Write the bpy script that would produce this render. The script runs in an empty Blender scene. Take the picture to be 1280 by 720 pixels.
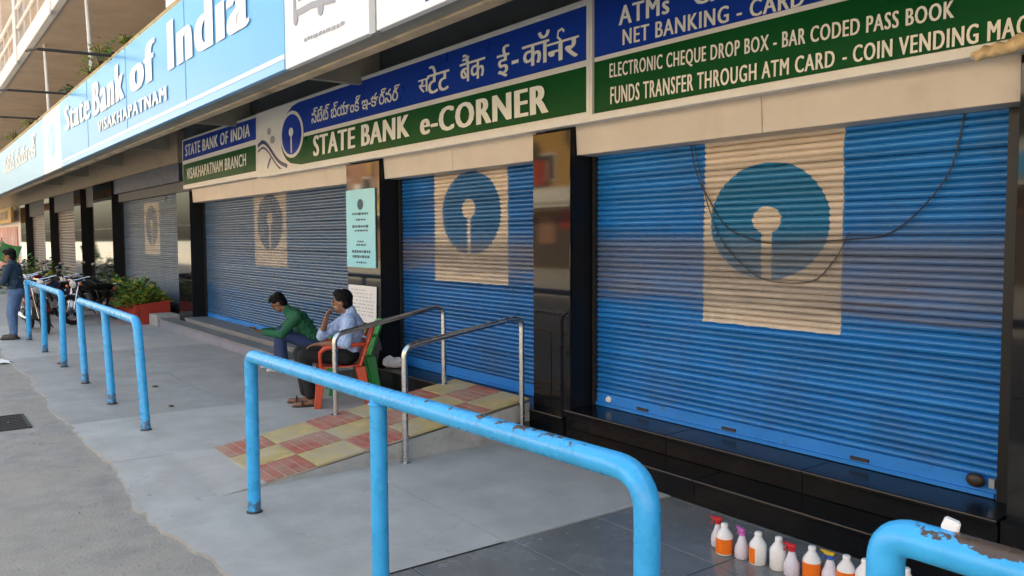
import bpy, bmesh, math, random
from mathutils import Vector, Matrix, noise
R = math.radians
random.seed(7)
scn = bpy.context.scene
C = scn.collection
# ------------------------------------------------------------------ camera, sky, sun, exposure
cam_d = bpy.data.cameras.new('camera'); cam = bpy.data.objects.new('camera', cam_d); C.objects.link(cam)
r_ = Vector((0.59617668, 0.80283996, -0.00462152)); u_ = Vector((-0.0479583, 0.04135802, 0.99799274)); f_ = Vector((-0.80141959, 0.59475836, -0.06315953))
cam.matrix_world = Matrix(((r_.x, u_.x, -f_.x, 0), (r_.y, u_.y, -f_.y, 0), (r_.z, u_.z, -f_.z, 1.75), (0, 0, 0, 1)))
cam_d.sensor_width = 36; cam_d.lens = 1031.3 / 1280 * 36; cam_d.clip_start = 0.05; cam_d.clip_end = 3000
scn.camera = cam
SUN_EL, SUN_AZ = 47.0, 12.0          # azimuth from +Y towards +X: the sun stands behind the bank building
w = bpy.data.worlds.new('World'); scn.world = w; w.use_nodes = True
nt = w.node_tree; bg = nt.nodes['Background']
sky = nt.nodes.new('ShaderNodeTexSky'); sky.sky_type = 'NISHITA'; sky.sun_disc = False
sky.sun_elevation = R(SUN_EL); sky.sun_rotation = R(SUN_AZ); sky.dust_density = 4.5; sky.air_density = 1.0
nt.links.new(sky.outputs[0], bg.inputs[0]); bg.inputs[1].default_value = 0.13
sd = bpy.data.lights.new('sun', 'SUN'); sun = bpy.data.objects.new('sun', sd); C.objects.link(sun)
sd.energy = 4.2; sd.angle = R(0.5); sd.color = (1.0, 0.94, 0.85)
sun.location = (5, 40, 40)
sun.rotation_euler = (Vector((math.sin(R(SUN_AZ)) * math.cos(R(SUN_EL)), math.cos(R(SUN_AZ)) * math.cos(R(SUN_EL)), math.sin(R(SUN_EL))))).to_track_quat('Z', 'Y').to_euler()
vs = scn.view_settings; vs.view_transform = 'Standard'; vs.look = 'None'; vs.gamma = 1; vs.use_curve_mapping = False
vs.exposure = 2.45
vs.use_white_balance = True; vs.white_balance_temperature = 8150; vs.white_balance_tint = 3
scn.cycles.max_bounces = 6; scn.cycles.diffuse_bounces = 4; scn.cycles.glossy_bounces = 3

# ------------------------------------------------------------------ helpers
class MB:
    def __init__(s): s.v = []; s.f = []; s.m = []; s.mi = 0
    def add(s, vs, fs):
        o = len(s.v); s.v += [tuple(p) for p in vs]
        for f in fs: s.f.append([i + o for i in f]); s.m.append(s.mi)
    def box(s, x0, x1, y0, y1, z0, z1):
        s.add([(x0,y0,z0),(x1,y0,z0),(x1,y1,z0),(x0,y1,z0),(x0,y0,z1),(x1,y0,z1),(x1,y1,z1),(x0,y1,z1)],
              [(0,3,2,1),(4,5,6,7),(0,1,5,4),(1,2,6,5),(2,3,7,6),(3,0,4,7)]); return s
    def hull(s, a, b):                       # two quads of 4 points each joined to a box
        s.add(list(a)+list(b), [(0,3,2,1),(4,5,6,7),(0,1,5,4),(1,2,6,5),(2,3,7,6),(3,0,4,7)]); return s
    def tube(s, pts, rad, n=10, cap=True):
        pts = [Vector(p) for p in pts]; k = len(pts)
        rr = rad if isinstance(rad, (list, tuple)) else [rad]*k
        vs = []; prev = None
        for i, p in enumerate(pts):
            d = (pts[min(i+1,k-1)] - pts[max(i-1,0)]).normalized()
            if prev is None:
                a = Vector((0,0,1)) if abs(d.z) < .9 else Vector((1,0,0)); u = d.cross(a).normalized()
            else:
                u = (prev - d*prev.dot(d)).normalized()
            prev = u; v = d.cross(u)
            for j in range(n):
                t = 2*math.pi*j/n; vs.append(p + (u*math.cos(t) + v*math.sin(t))*rr[i])
        fs = []
        for i in range(k-1):
            for j in range(n): fs.append((i*n+j, i*n+(j+1)%n, (i+1)*n+(j+1)%n, (i+1)*n+j))
        if cap: fs.append(tuple(range(n-1,-1,-1))); fs.append(tuple(range((k-1)*n, k*n)))
        s.add(vs, fs); return s
    def lathe(s, prof, c=(0,0,0), n=16, axis=(0,0,1)):   # prof: (radius, height)
        ax = Vector(axis).normalized(); a = Vector((1,0,0)) if abs(ax.x) < .9 else Vector((0,1,0))
        u = ax.cross(a).normalized(); v = ax.cross(u); c = Vector(c); vs = []; fs = []; k = len(prof)
        for (r, h) in prof:
            for j in range(n):
                t = 2*math.pi*j/n; vs.append(c + ax*h + (u*math.cos(t)+v*math.sin(t))*max(r,1e-4))
        for i in range(k-1):
            for j in range(n): fs.append((i*n+j, i*n+(j+1)%n, (i+1)*n+(j+1)%n, (i+1)*n+j))
        fs.append(tuple(range(n-1,-1,-1))); fs.append(tuple(range((k-1)*n, k*n)))
        s.add(vs, fs); return s
    def torus(s, c, R1, r1, axis=(0,1,0), n=26, m=8):
        ax = Vector(axis).normalized(); a = Vector((1,0,0)) if abs(ax.x) < .9 else Vector((0,0,1))
        u = ax.cross(a).normalized(); v = ax.cross(u); c = Vector(c); vs = []; fs = []
        for i in range(n):
            t = 2*math.pi*i/n; d = u*math.cos(t)+v*math.sin(t)
            for j in range(m):
                q = 2*math.pi*j/m; vs.append(c + d*(R1+r1*math.cos(q)) + ax*r1*math.sin(q))
        for i in range(n):
            for j in range(m): fs.append((i*m+j, ((i+1)%n)*m+j, ((i+1)%n)*m+(j+1)%m, i*m+(j+1)%m))
        s.add(vs, fs); return s
    def ell(s, c, ax, n=14, m=9):            # ax: three half-axis vectors
        c = Vector(c); a, b, d = [Vector(q) for q in ax]; vs = [c + d]
        for i in range(1, m):
            t = math.pi*i/m
            for j in range(n):
                q = 2*math.pi*j/n; vs.append(c + d*math.cos(t) + (a*math.cos(q)+b*math.sin(q))*math.sin(t))
        vs.append(c - d); fs = [(0, 1+j, 1+(j+1)%n) for j in range(n)]
        for i in range(m-2):
            for j in range(n): fs.append((1+i*n+j, 1+(i+1)*n+j, 1+(i+1)*n+(j+1)%n, 1+i*n+(j+1)%n))
        L = len(vs)-1; o = 1+(m-2)*n
        for j in range(n): fs.append((o+j, L, o+(j+1)%n))
        s.add(vs, fs); return s
    def cap(s, a, b, ra, rb, n=12):          # tapered capsule
        a = Vector(a); b = Vector(b); d = (b-a); L = d.length; d.normalize()
        pr = [(ra*math.sin(t), -ra*math.cos(t)) for t in (0.05, .5, 1.0)] + [(ra, 0), (rb, L)] + [(rb*math.cos(t), L+rb*math.sin(t)) for t in (.55, 1.05, 1.52)]
        return s.lathe(pr, a, n, d)
    def build(s, name, mats, parent=None, smooth=False, bevel=0):
        me = bpy.data.meshes.new(name); me.from_pydata(s.v, [], s.f); me.update()
        for m in (mats if isinstance(mats, (list, tuple)) else [mats]): me.materials.append(m)
        if any(s.m): me.polygons.foreach_set('material_index', s.m)
        bm = bmesh.new(); bm.from_mesh(me); bmesh.ops.recalc_face_normals(bm, faces=bm.faces)
        if bevel: bmesh.ops.bevel(bm, geom=[e for e in bm.edges], offset=bevel, segments=1, affect='EDGES', clamp_overlap=True)
        bm.to_mesh(me); bm.free()
        if smooth: me.shade_smooth(); 
        o = bpy.data.objects.new(name, me); C.objects.link(o)
        if smooth:
            try: me.set_sharp_from_angle(angle=R(40))
            except Exception: pass
        if parent: o.parent = parent
        return o
def link(name, me, parent=None, loc=(0,0,0), rot=(0,0,0)):
    o = bpy.data.objects.new(name, me); C.objects.link(o); o.location = loc; o.rotation_euler = rot
    if parent: o.parent = parent
    return o
def tag(o, label, cat, group=None):
    o['label'] = label; o['category'] = cat
    if group: o['group'] = group
    return o
def empty(name, label=None, cat=None, loc=(0,0,0), rz=0, group=None):
    o = bpy.data.objects.new(name, None); C.objects.link(o); o.location = loc; o.rotation_euler = (0,0,rz); o.empty_display_size = .2
    if label: tag(o, label, cat, group)
    return o
def struct(o): o['kind'] = 'structure'; return o
def copy_tree(o, parent=None):
    c = o.copy(); C.objects.link(c)
    if parent: c.parent = parent
    for ch in list(o.children): copy_tree(ch, c)
    return c

# ------------------------------------------------------------------ materials
def mat(name, col, rough=.6, metal=0, var=.12, scale=6, bump=.08, bscale=80, spec=.5, coat=0, stain=None, stain_scale=2.0, stain_lo=.52, stain_hi=.68, rvar=.1, alpha=1, detail=6):
    m = bpy.data.materials.new(name); m.use_nodes = True; t = m.node_tree; N = t.nodes; Lk = t.links
    b = N['Principled BSDF']; b.inputs['Metallic'].default_value = metal
    b.inputs['Specular IOR Level'].default_value = spec
    if coat: b.inputs['Coat Weight'].default_value = coat; b.inputs['Coat Roughness'].default_value = .06
    g = N.new('ShaderNodeNewGeometry')
    n1 = N.new('ShaderNodeTexNoise'); n1.inputs['Scale'].default_value = scale; n1.inputs['Detail'].default_value = detail; n1.inputs['Roughness'].default_value = .62
    Lk.new(g.outputs['Position'], n1.inputs['Vector'])
    mr = N.new('ShaderNodeMapRange'); mr.inputs[1].default_value = .3; mr.inputs[2].default_value = .7; mr.inputs[3].default_value = 1-var; mr.inputs[4].default_value = 1+var
    Lk.new(n1.outputs[0], mr.inputs[0])
    mul = N.new('ShaderNodeMix'); mul.data_type = 'RGBA'; mul.blend_type = 'MULTIPLY'; mul.inputs[0].default_value = 1
    mul.inputs[6].default_value = (*col, 1); Lk.new(mr.outputs[0], mul.inputs[7])
    out = mul.outputs[2]
    if stain:
        n3 = N.new('ShaderNodeTexNoise'); n3.inputs['Scale'].default_value = stain_scale; n3.inputs['Detail'].default_value = 8; n3.inputs['Roughness'].default_value = .68
        Lk.new(g.outputs['Position'], n3.inputs['Vector'])
        m3 = N.new('ShaderNodeMapRange'); m3.inputs[1].default_value = stain_lo; m3.inputs[2].default_value = stain_hi; m3.inputs[3].default_value = 0; m3.inputs[4].default_value = stain[3] if len(stain) > 3 else .7
        Lk.new(n3.outputs[0], m3.inputs[0])
        mx = N.new('ShaderNodeMix'); mx.data_type = 'RGBA'; mx.inputs[7].default_value = (*stain[:3], 1)
        Lk.new(m3.outputs[0], mx.inputs[0]); Lk.new(out, mx.inputs[6]); out = mx.outputs[2]
    Lk.new(out, b.inputs['Base Color'])
    mr2 = N.new('ShaderNodeMapRange'); mr2.inputs[1].default_value = .3; mr2.inputs[2].default_value = .7; mr2.inputs[3].default_value = max(.02, rough-rvar); mr2.inputs[4].default_value = min(1, rough+rvar)
    Lk.new(n1.outputs[0], mr2.inputs[0]); Lk.new(mr2.outputs[0], b.inputs['Roughness'])
    if bump:
        n2 = N.new('ShaderNodeTexNoise'); n2.inputs['Scale'].default_value = bscale; n2.inputs['Detail'].default_value = 4
        Lk.new(g.outputs['Position'], n2.inputs['Vector'])
        bp = N.new('ShaderNodeBump'); bp.inputs['Strength'].default_value = bump; bp.inputs['Distance'].default_value = .01
        Lk.new(n2.outputs[0], bp.inputs['Height']); Lk.new(bp.outputs[0], b.inputs['Normal'])
    m['out'] = 0
    return m
def nodes_of(m): return m.node_tree, m.node_tree.nodes, m.node_tree.links
M = {}
M['asphalt'] = mat('asphalt', (.30,.29,.27), .92, var=.2, scale=5.0, bump=.7, bscale=55, detail=12, stain=(.345,.315,.27,.7), stain_scale=.9, stain_lo=.45, stain_hi=.62)
M['concrete_a'] = mat('concrete_a', (.44,.44,.425), .75, var=.13, scale=3.2, bump=.15, bscale=50, stain=(.33,.32,.30,.7), stain_scale=1.4, stain_lo=.48, stain_hi=.72, detail=10)
M['concrete_b'] = mat('concrete_b', (.27,.275,.275), .75, var=.14, scale=3.0, bump=.15, bscale=50, stain=(.19,.19,.185,.7), stain_scale=1.3, detail=10)
M['concrete_d'] = mat('concrete_d', (.36,.355,.345), .75, var=.14, scale=3.0, bump=.15, bscale=50, stain=(.26,.25,.235,.7), stain_scale=1.2, stain_lo=.48, stain_hi=.72, detail=10)
M['tile_grey'] = mat('tile_grey', (.185,.19,.19), .24, var=.2, scale=4, bump=.06, bscale=40, stain=(.11,.112,.115,.6), stain_scale=2.0)
M['joint'] = mat('joint', (.20,.195,.185), .9, bump=.2)
M['ramp_side'] = mat('ramp_side', (.42,.42,.41), .85, var=.14, scale=5, bump=.25, bscale=40, stain=(.22,.22,.2,.6), stain_scale=4)
M['tile_red'] = mat('tile_red', (.42,.125,.09), .65, var=.25, scale=9, bump=.2, stain=(.42,.29,.22,.8), stain_scale=2.4, stain_lo=.42, stain_hi=.6)
M['tile_yellow'] = mat('tile_yellow', (.52,.40,.17), .65, var=.22, scale=7, bump=.2, stain=(.45,.39,.30,.9), stain_scale=2.4, stain_lo=.42, stain_hi=.62)
M['grout'] = mat('grout', (.50,.40,.32), .9, bump=.2)
M['granite'] = mat('granite', (.010,.010,.012), .045, var=.3, scale=160, bump=0, rvar=.01, spec=.27)
M['granite_step'] = mat('granite_step', (.007,.0075,.009), .22, var=.4, scale=120, bump=.01, rvar=.06, spec=.14, stain=(.03,.03,.03,.25), stain_scale=3.0)
M['granite_side'] = mat('granite_side', (.007,.007,.008), .4, var=.3, scale=120, bump=0, spec=.3)
M['edge_glint'] = mat('edge_glint', (.10,.085,.07), .6, bump=.1)
M['step_grey'] = mat('step_grey', (.20,.21,.22), .6, var=.15, scale=4, bump=.1, stain=(.11,.11,.11,.6))
M['step_riser'] = mat('step_riser', (.24,.25,.31), .6, var=.15, scale=4, bump=.1, stain=(.13,.13,.14,.6))
M['cream'] = mat('cream', (.56,.51,.455), .55, var=.07, scale=2.5, bump=.03, stain=(.42,.35,.28,.5), stain_scale=1.6, stain_lo=.55, stain_hi=.75)
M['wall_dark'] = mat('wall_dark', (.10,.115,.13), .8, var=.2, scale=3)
M['beam_tan'] = mat('beam_tan', (.33,.27,.21), .85, var=.15, scale=2, bump=.1, stain=(.18,.14,.1,.6))
M['navy_band'] = mat('navy_band', (.03,.055,.11), .55, bump=.03)
M['soffit'] = mat('soffit', (.34,.32,.27), .9, var=.15, scale=2, bump=.1, stain=(.22,.19,.15,.6), stain_scale=1.2)
M['soffit_trim'] = mat('soffit_trim', (.55,.43,.30), .85, var=.25, scale=3, bump=.15, stain=(.13,.09,.06,.8), stain_scale=2.2)
M['balcony_soffit'] = mat('balcony_soffit', (.62,.47,.36), .9, var=.12, scale=1.4, bump=.1, stain=(.48,.36,.27,.6), stain_scale=.8)
M['balcony_white'] = mat('balcony_white', (.80,.77,.74), .7, var=.06, scale=2, bump=.05)
M['upper_wall'] = mat('upper_wall', (.62,.45,.36), .85, var=.1, scale=1.5)
M['white'] = mat('white', (.78,.78,.78), .45, var=.04, bump=.01)
M['offwhite'] = mat('offwhite', (.72,.70,.68), .5, var=.06, bump=.02)
M['grey_metal'] = mat('grey_metal', (.35,.36,.37), .4, metal=.4)
M['steel'] = mat('steel', (.62,.62,.62), .26, metal=1, var=.04, scale=6, bump=0, rvar=.04)
M['sign_blue'] = mat('sign_blue', (.006,.045,.34), .35, var=.06, scale=2, bump=.01, spec=.08)
M['sign_green'] = mat('sign_green', (.0015,.075,.020), .35, var=.08, scale=2, bump=.01, spec=.08)
M['sign_white'] = mat('sign_white', (.74,.74,.72), .4, var=.05, bump=.01, spec=.08)
M['letter'] = mat('letter', (.78,.79,.74), .4, var=.02, bump=0, spec=.08)
M['fascia_blue'] = mat('fascia_blue', (.10,.43,.80), .28, var=.02, scale=.7, bump=0, rvar=0)
M['fascia_pale'] = mat('fascia_pale', (.22,.53,.82), .28, var=.02, scale=.7, bump=0, rvar=0)
M['fascia_white'] = mat('fascia_white', (.80,.80,.82), .3, var=.02, scale=.7, bump=0, rvar=0)
M['print_grey'] = mat('print_grey', (.30,.30,.34), .4, bump=0)
M['navy'] = mat('navy', (.01,.03,.13), .4, bump=0)
M['tan_pipe'] = mat('tan_pipe', (.52,.40,.20), .7, var=.2, scale=5, bump=.1, stain=(.2,.15,.08,.7), stain_scale=3)
M['iron'] = mat('iron', (.03,.025,.022), .7, var=.3, scale=12, bump=.1)
M['cyan_poster'] = mat('cyan_poster', (.20,.62,.74), .35, var=.05, scale=3, bump=.01)
M['paper'] = mat('paper', (.72,.73,.75), .6, var=.05, scale=5, bump=.02)
M['ink'] = mat('ink', (.03,.07,.12), .6, bump=0)
M['cable'] = mat('cable', (.03,.03,.032), .5, bump=0)
M['lockm'] = mat('lock_metal', (.06,.045,.04), .5, metal=.5)
M['cloth_beige'] = mat('cloth_beige', (.60,.45,.26), .9, var=.3, scale=18, bump=.4, bscale=30, stain=(.30,.20,.10,.6), stain_scale=12)
M['rubber'] = mat('rubber', (.015,.015,.015), .8, bump=.2)
M['chrome'] = mat('chrome', (.7,.7,.72), .15, metal=1, bump=0)
M['bike_black'] = mat('bike_black', (.012,.012,.014), .3, coat=.5, bump=0)
M['engine'] = mat('engine', (.12,.12,.125), .5, metal=.6)
M['glass_lamp'] = mat('lamp_glass', (.5,.5,.5), .1, bump=0)
M['red_paint'] = mat('red_paint', (.42,.035,.02), .7, var=.15, scale=5, bump=.1, stain=(.22,.04,.03,.6), stain_scale=3)
M['soil'] = mat('soil', (.07,.05,.035), .95, bump=.5)
M['leaf_green'] = mat('leaf_green', (.085,.22,.035), .5, var=.4, scale=14, bump=0)
M['leaf_yellow'] = mat('leaf_yellow', (.34,.34,.05), .5, var=.4, scale=14, bump=0)
M['leaf_dark'] = mat('leaf_dark', (.035,.11,.03), .5, var=.4, scale=14, bump=0)
M['stem'] = mat('stem', (.10,.07,.04), .9)
M['chair_red'] = mat('chair_red', (.62,.075,.03), .4, var=.05, bump=.02)
M['chair_green'] = mat('chair_green', (.02,.34,.07), .4, var=.05, bump=.02)
M['orange_label'] = mat('orange_label', (.85,.17,.01), .4, var=.04, bump=0)
M['bottle_white'] = mat('bottle_white', (.82,.81,.80), .35, var=.03, bump=0)
M['bottle_pale'] = mat('bottle_pale', (.66,.64,.72), .3, var=.05, bump=0)
M['plastic_red'] = mat('plastic_red', (.55,.02,.03), .35, bump=0)
M['plastic_pink'] = mat('plastic_pink', (.55,.13,.45), .35, bump=0)
M['plastic_blue'] = mat('plastic_blue', (.02,.10,.45), .35, bump=0)
M['plastic_yellow'] = mat('plastic_yellow', (.65,.42,.02), .35, bump=0)
M['skin'] = mat('skin', (.25,.12,.07), .5, var=.08, scale=20, bump=.03)
M['hair'] = mat('hair', (.003,.003,.003), .6, var=.3, scale=40, bump=.5, bscale=150, spec=.2)
M['jacket_green'] = mat('jacket_green', (.012,.13,.062), .8, var=.15, scale=8, bump=.3, bscale=18)
M['jeans'] = mat('jeans', (.03,.055,.15), .85, var=.25, scale=9, bump=.35, bscale=20)
M['jeans_light'] = mat('jeans_light', (.10,.18,.33), .85, var=.25, scale=9, bump=.35, bscale=20)
M['trousers_black'] = mat('trousers_black', (.011,.011,.013), .85, var=.2, bump=.3, bscale=18)
M['jacket_navy'] = mat('jacket_navy', (.015,.04,.075), .8, var=.2, bump=.35, bscale=18)
M['shoe_white'] = mat('shoe_white', (.6,.6,.6), .6, bump=.05)
M['shoe_dark'] = mat('shoe_dark', (.035,.022,.016), .5, bump=.05)
M['dark_open'] = mat('dark_open', (.012,.012,.013), .8)
M['green_cloth'] = mat('green_cloth', (.02,.17,.05), .8, var=.2, scale=4, bump=.3, bscale=8)
M['pink_panel'] = mat('pink_panel', (.55,.26,.24), .6, var=.3, scale=1.3, stain=(.7,.66,.64,.9), stain_scale=.9)
M['yellow_board'] = mat('yellow_board', (.55,.36,.10), .6, var=.2, scale=2)

def add_cracks(m, scale=.55, width=.004, dark=.2, spots=.30):
    t, N, Lk = nodes_of(m); b = N['Principled BSDF']; src = b.inputs['Base Color'].links[0].from_socket
    g = N.new('ShaderNodeNewGeometry'); n = N.new('ShaderNodeTexNoise'); n.inputs['Scale'].default_value = 2.2; n.inputs['Detail'].default_value = 8; Lk.new(g.outputs['Position'], n.inputs['Vector'])
    vm = N.new('ShaderNodeVectorMath'); vm.operation = 'MULTIPLY_ADD'; vm.inputs[1].default_value = (.7,.7,0); Lk.new(n.outputs[1], vm.inputs[0]); Lk.new(g.outputs['Position'], vm.inputs[2])
    v = N.new('ShaderNodeTexVoronoi'); v.feature = 'DISTANCE_TO_EDGE'; v.inputs['Scale'].default_value = scale; Lk.new(vm.outputs[0], v.inputs['Vector'])
    n2 = N.new('ShaderNodeTexNoise'); n2.inputs['Scale'].default_value = .7; Lk.new(g.outputs['Position'], n2.inputs['Vector'])
    a = N.new('ShaderNodeMapRange'); a.inputs[1].default_value = 0; a.inputs[2].default_value = width; a.inputs[3].default_value = 1; a.inputs[4].default_value = 0; Lk.new(v.outputs['Distance'], a.inputs[0])
    c = N.new('ShaderNodeMapRange'); c.inputs[1].default_value = .48; c.inputs[2].default_value = .6; c.inputs[3].default_value = 0; c.inputs[4].default_value = dark; Lk.new(n2.outputs[0], c.inputs[0])
    mu = N.new('ShaderNodeMath'); mu.operation = 'MULTIPLY'; Lk.new(a.outputs[0], mu.inputs[0]); Lk.new(c.outputs[0], mu.inputs[1])
    mx = N.new('ShaderNodeMix'); mx.data_type = 'RGBA'; mx.inputs[7].default_value = (.09,.085,.08,1); Lk.new(mu.outputs[0], mx.inputs[0]); Lk.new(src, mx.inputs[6])
    # small dark spots: spat betel, oil, gum
    n4 = N.new('ShaderNodeTexVoronoi'); n4.inputs['Scale'].default_value = 3.3; Lk.new(vm.outputs[0], n4.inputs['Vector'])
    d = N.new('ShaderNodeMapRange'); d.inputs[1].default_value = .05; d.inputs[2].default_value = .09; d.inputs[3].default_value = spots; d.inputs[4].default_value = 0; Lk.new(n4.outputs['Distance'], d.inputs[0])
    my = N.new('ShaderNodeMix'); my.data_type = 'RGBA'; my.inputs[7].default_value = (.13,.12,.11,1); Lk.new(d.outputs[0], my.inputs[0]); Lk.new(mx.outputs[2], my.inputs[6])
    Lk.new(my.outputs[2], b.inputs['Base Color'])
for k in ('concrete_a', 'concrete_d', 'concrete_b'): add_cracks(M[k])
add_cracks(M['asphalt'], .45, .008, .25, .0)
# striped shirt for the seated man
def shirt_mat():
    m = mat('shirt_blue', (.46,.60,.86), .8, var=.08, scale=8, bump=.35, bscale=18)
    t, N, Lk = nodes_of(m); b = N['Principled BSDF']; src = b.inputs['Base Color'].links[0].from_socket
    wv = N.new('ShaderNodeTexWave'); wv.inputs['Scale'].default_value = 12; wv.inputs['Distortion'].default_value = 1.5; wv.bands_direction = 'X'
    g = N.new('ShaderNodeNewGeometry'); Lk.new(g.outputs['Position'], wv.inputs['Vector'])
    mx = N.new('ShaderNodeMix'); mx.data_type = 'RGBA'; mx.inputs[7].default_value = (.16,.28,.58,1)
    mm = N.new('ShaderNodeMath'); mm.operation = 'MULTIPLY'; mm.inputs[1].default_value = .6
    Lk.new(wv.outputs[1], mm.inputs[0]); Lk.new(mm.outputs[0], mx.inputs[0]); Lk.new(src, mx.inputs[6]); Lk.new(mx.outputs[2], b.inputs['Base Color'])
    return m
M['shirt_blue'] = shirt_mat()

def rail_mat():      # sky-blue enamel, chipped to rusty steel along the top
    m = mat('rail_blue', (.022,.41,.83), .3, var=.13, scale=9, bump=.12, bscale=22, rvar=.12, stain=(.012,.28,.62,.4), stain_scale=6, stain_lo=.55, stain_hi=.75)
    t, N, Lk = nodes_of(m); b = N['Principled BSDF']; src = b.inputs['Base Color'].links[0].from_socket
    g = N.new('ShaderNodeNewGeometry'); sp = N.new('ShaderNodeSeparateXYZ'); Lk.new(g.outputs['Position'], sp.inputs[0])
    sn = N.new('ShaderNodeSeparateXYZ'); Lk.new(g.outputs['Normal'], sn.inputs[0])
    n = N.new('ShaderNodeTexNoise'); n.inputs['Scale'].default_value = 17; n.inputs['Detail'].default_value = 6; n.inputs['Roughness'].default_value = .65
    Lk.new(g.outputs['Position'], n.inputs['Vector'])
    def mp(sock, a, bb, c, d):
        q = N.new('ShaderNodeMapRange'); q.inputs[1].default_value = a; q.inputs[2].default_value = bb; q.inputs[3].default_value = c; q.inputs[4].default_value = d
        Lk.new(sock, q.inputs[0]); return q.outputs[0]
    def ma(op, a, bb):
        q = N.new('ShaderNodeMath'); q.operation = op
        for i, s_ in enumerate((a, bb)):
            if isinstance(s_, (int, float)): q.inputs[i].default_value = s_
            else: Lk.new(s_, q.inputs[i])
        return q.outputs[0]
    up = mp(sn.outputs[2], .05, .9, 0, 1)                    # wear sits on the upper side of the rail
    hi = mp(sp.outputs[2], .93, 1.0, 0, 1)
    along = ma('ADD', ma('MULTIPLY', mp(sp.outputs[0], -4.2, -2.4, 0, .175), mp(sp.outputs[0], -2.02, -1.9, 1, 0)), mp(sp.outputs[0], -.93, -.82, 0, .29))
    thr = ma('SUBTRACT', .81, ma('MULTIPLY', ma('ADD', along, .06), ma('MULTIPLY', up, 1.25)))
    chip = mp(ma('SUBTRACT', n.outputs[0], thr), 0, .03, 0, 1)
    chip = ma('MULTIPLY', chip, hi)
    foot = mp(ma('ADD', n.outputs[0], mp(sp.outputs[2], .0, .22, .22, -.12)), .55, .66, 0, .75)      # splashed mud and rust at the foot
    chip = ma('MAXIMUM', chip, ma('MULTIPLY', foot, mp(sp.outputs[2], .3, .4, 1, 0)))
    mx = N.new('ShaderNodeMix'); mx.data_type = 'RGBA'; mx.inputs[7].default_value = (.085,.058,.045,1)
    Lk.new(chip, mx.inputs[0]); Lk.new(src, mx.inputs[6]); Lk.new(mx.outputs[2], b.inputs['Base Color'])
    return m
M['rail_blue'] = rail_mat()

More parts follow.
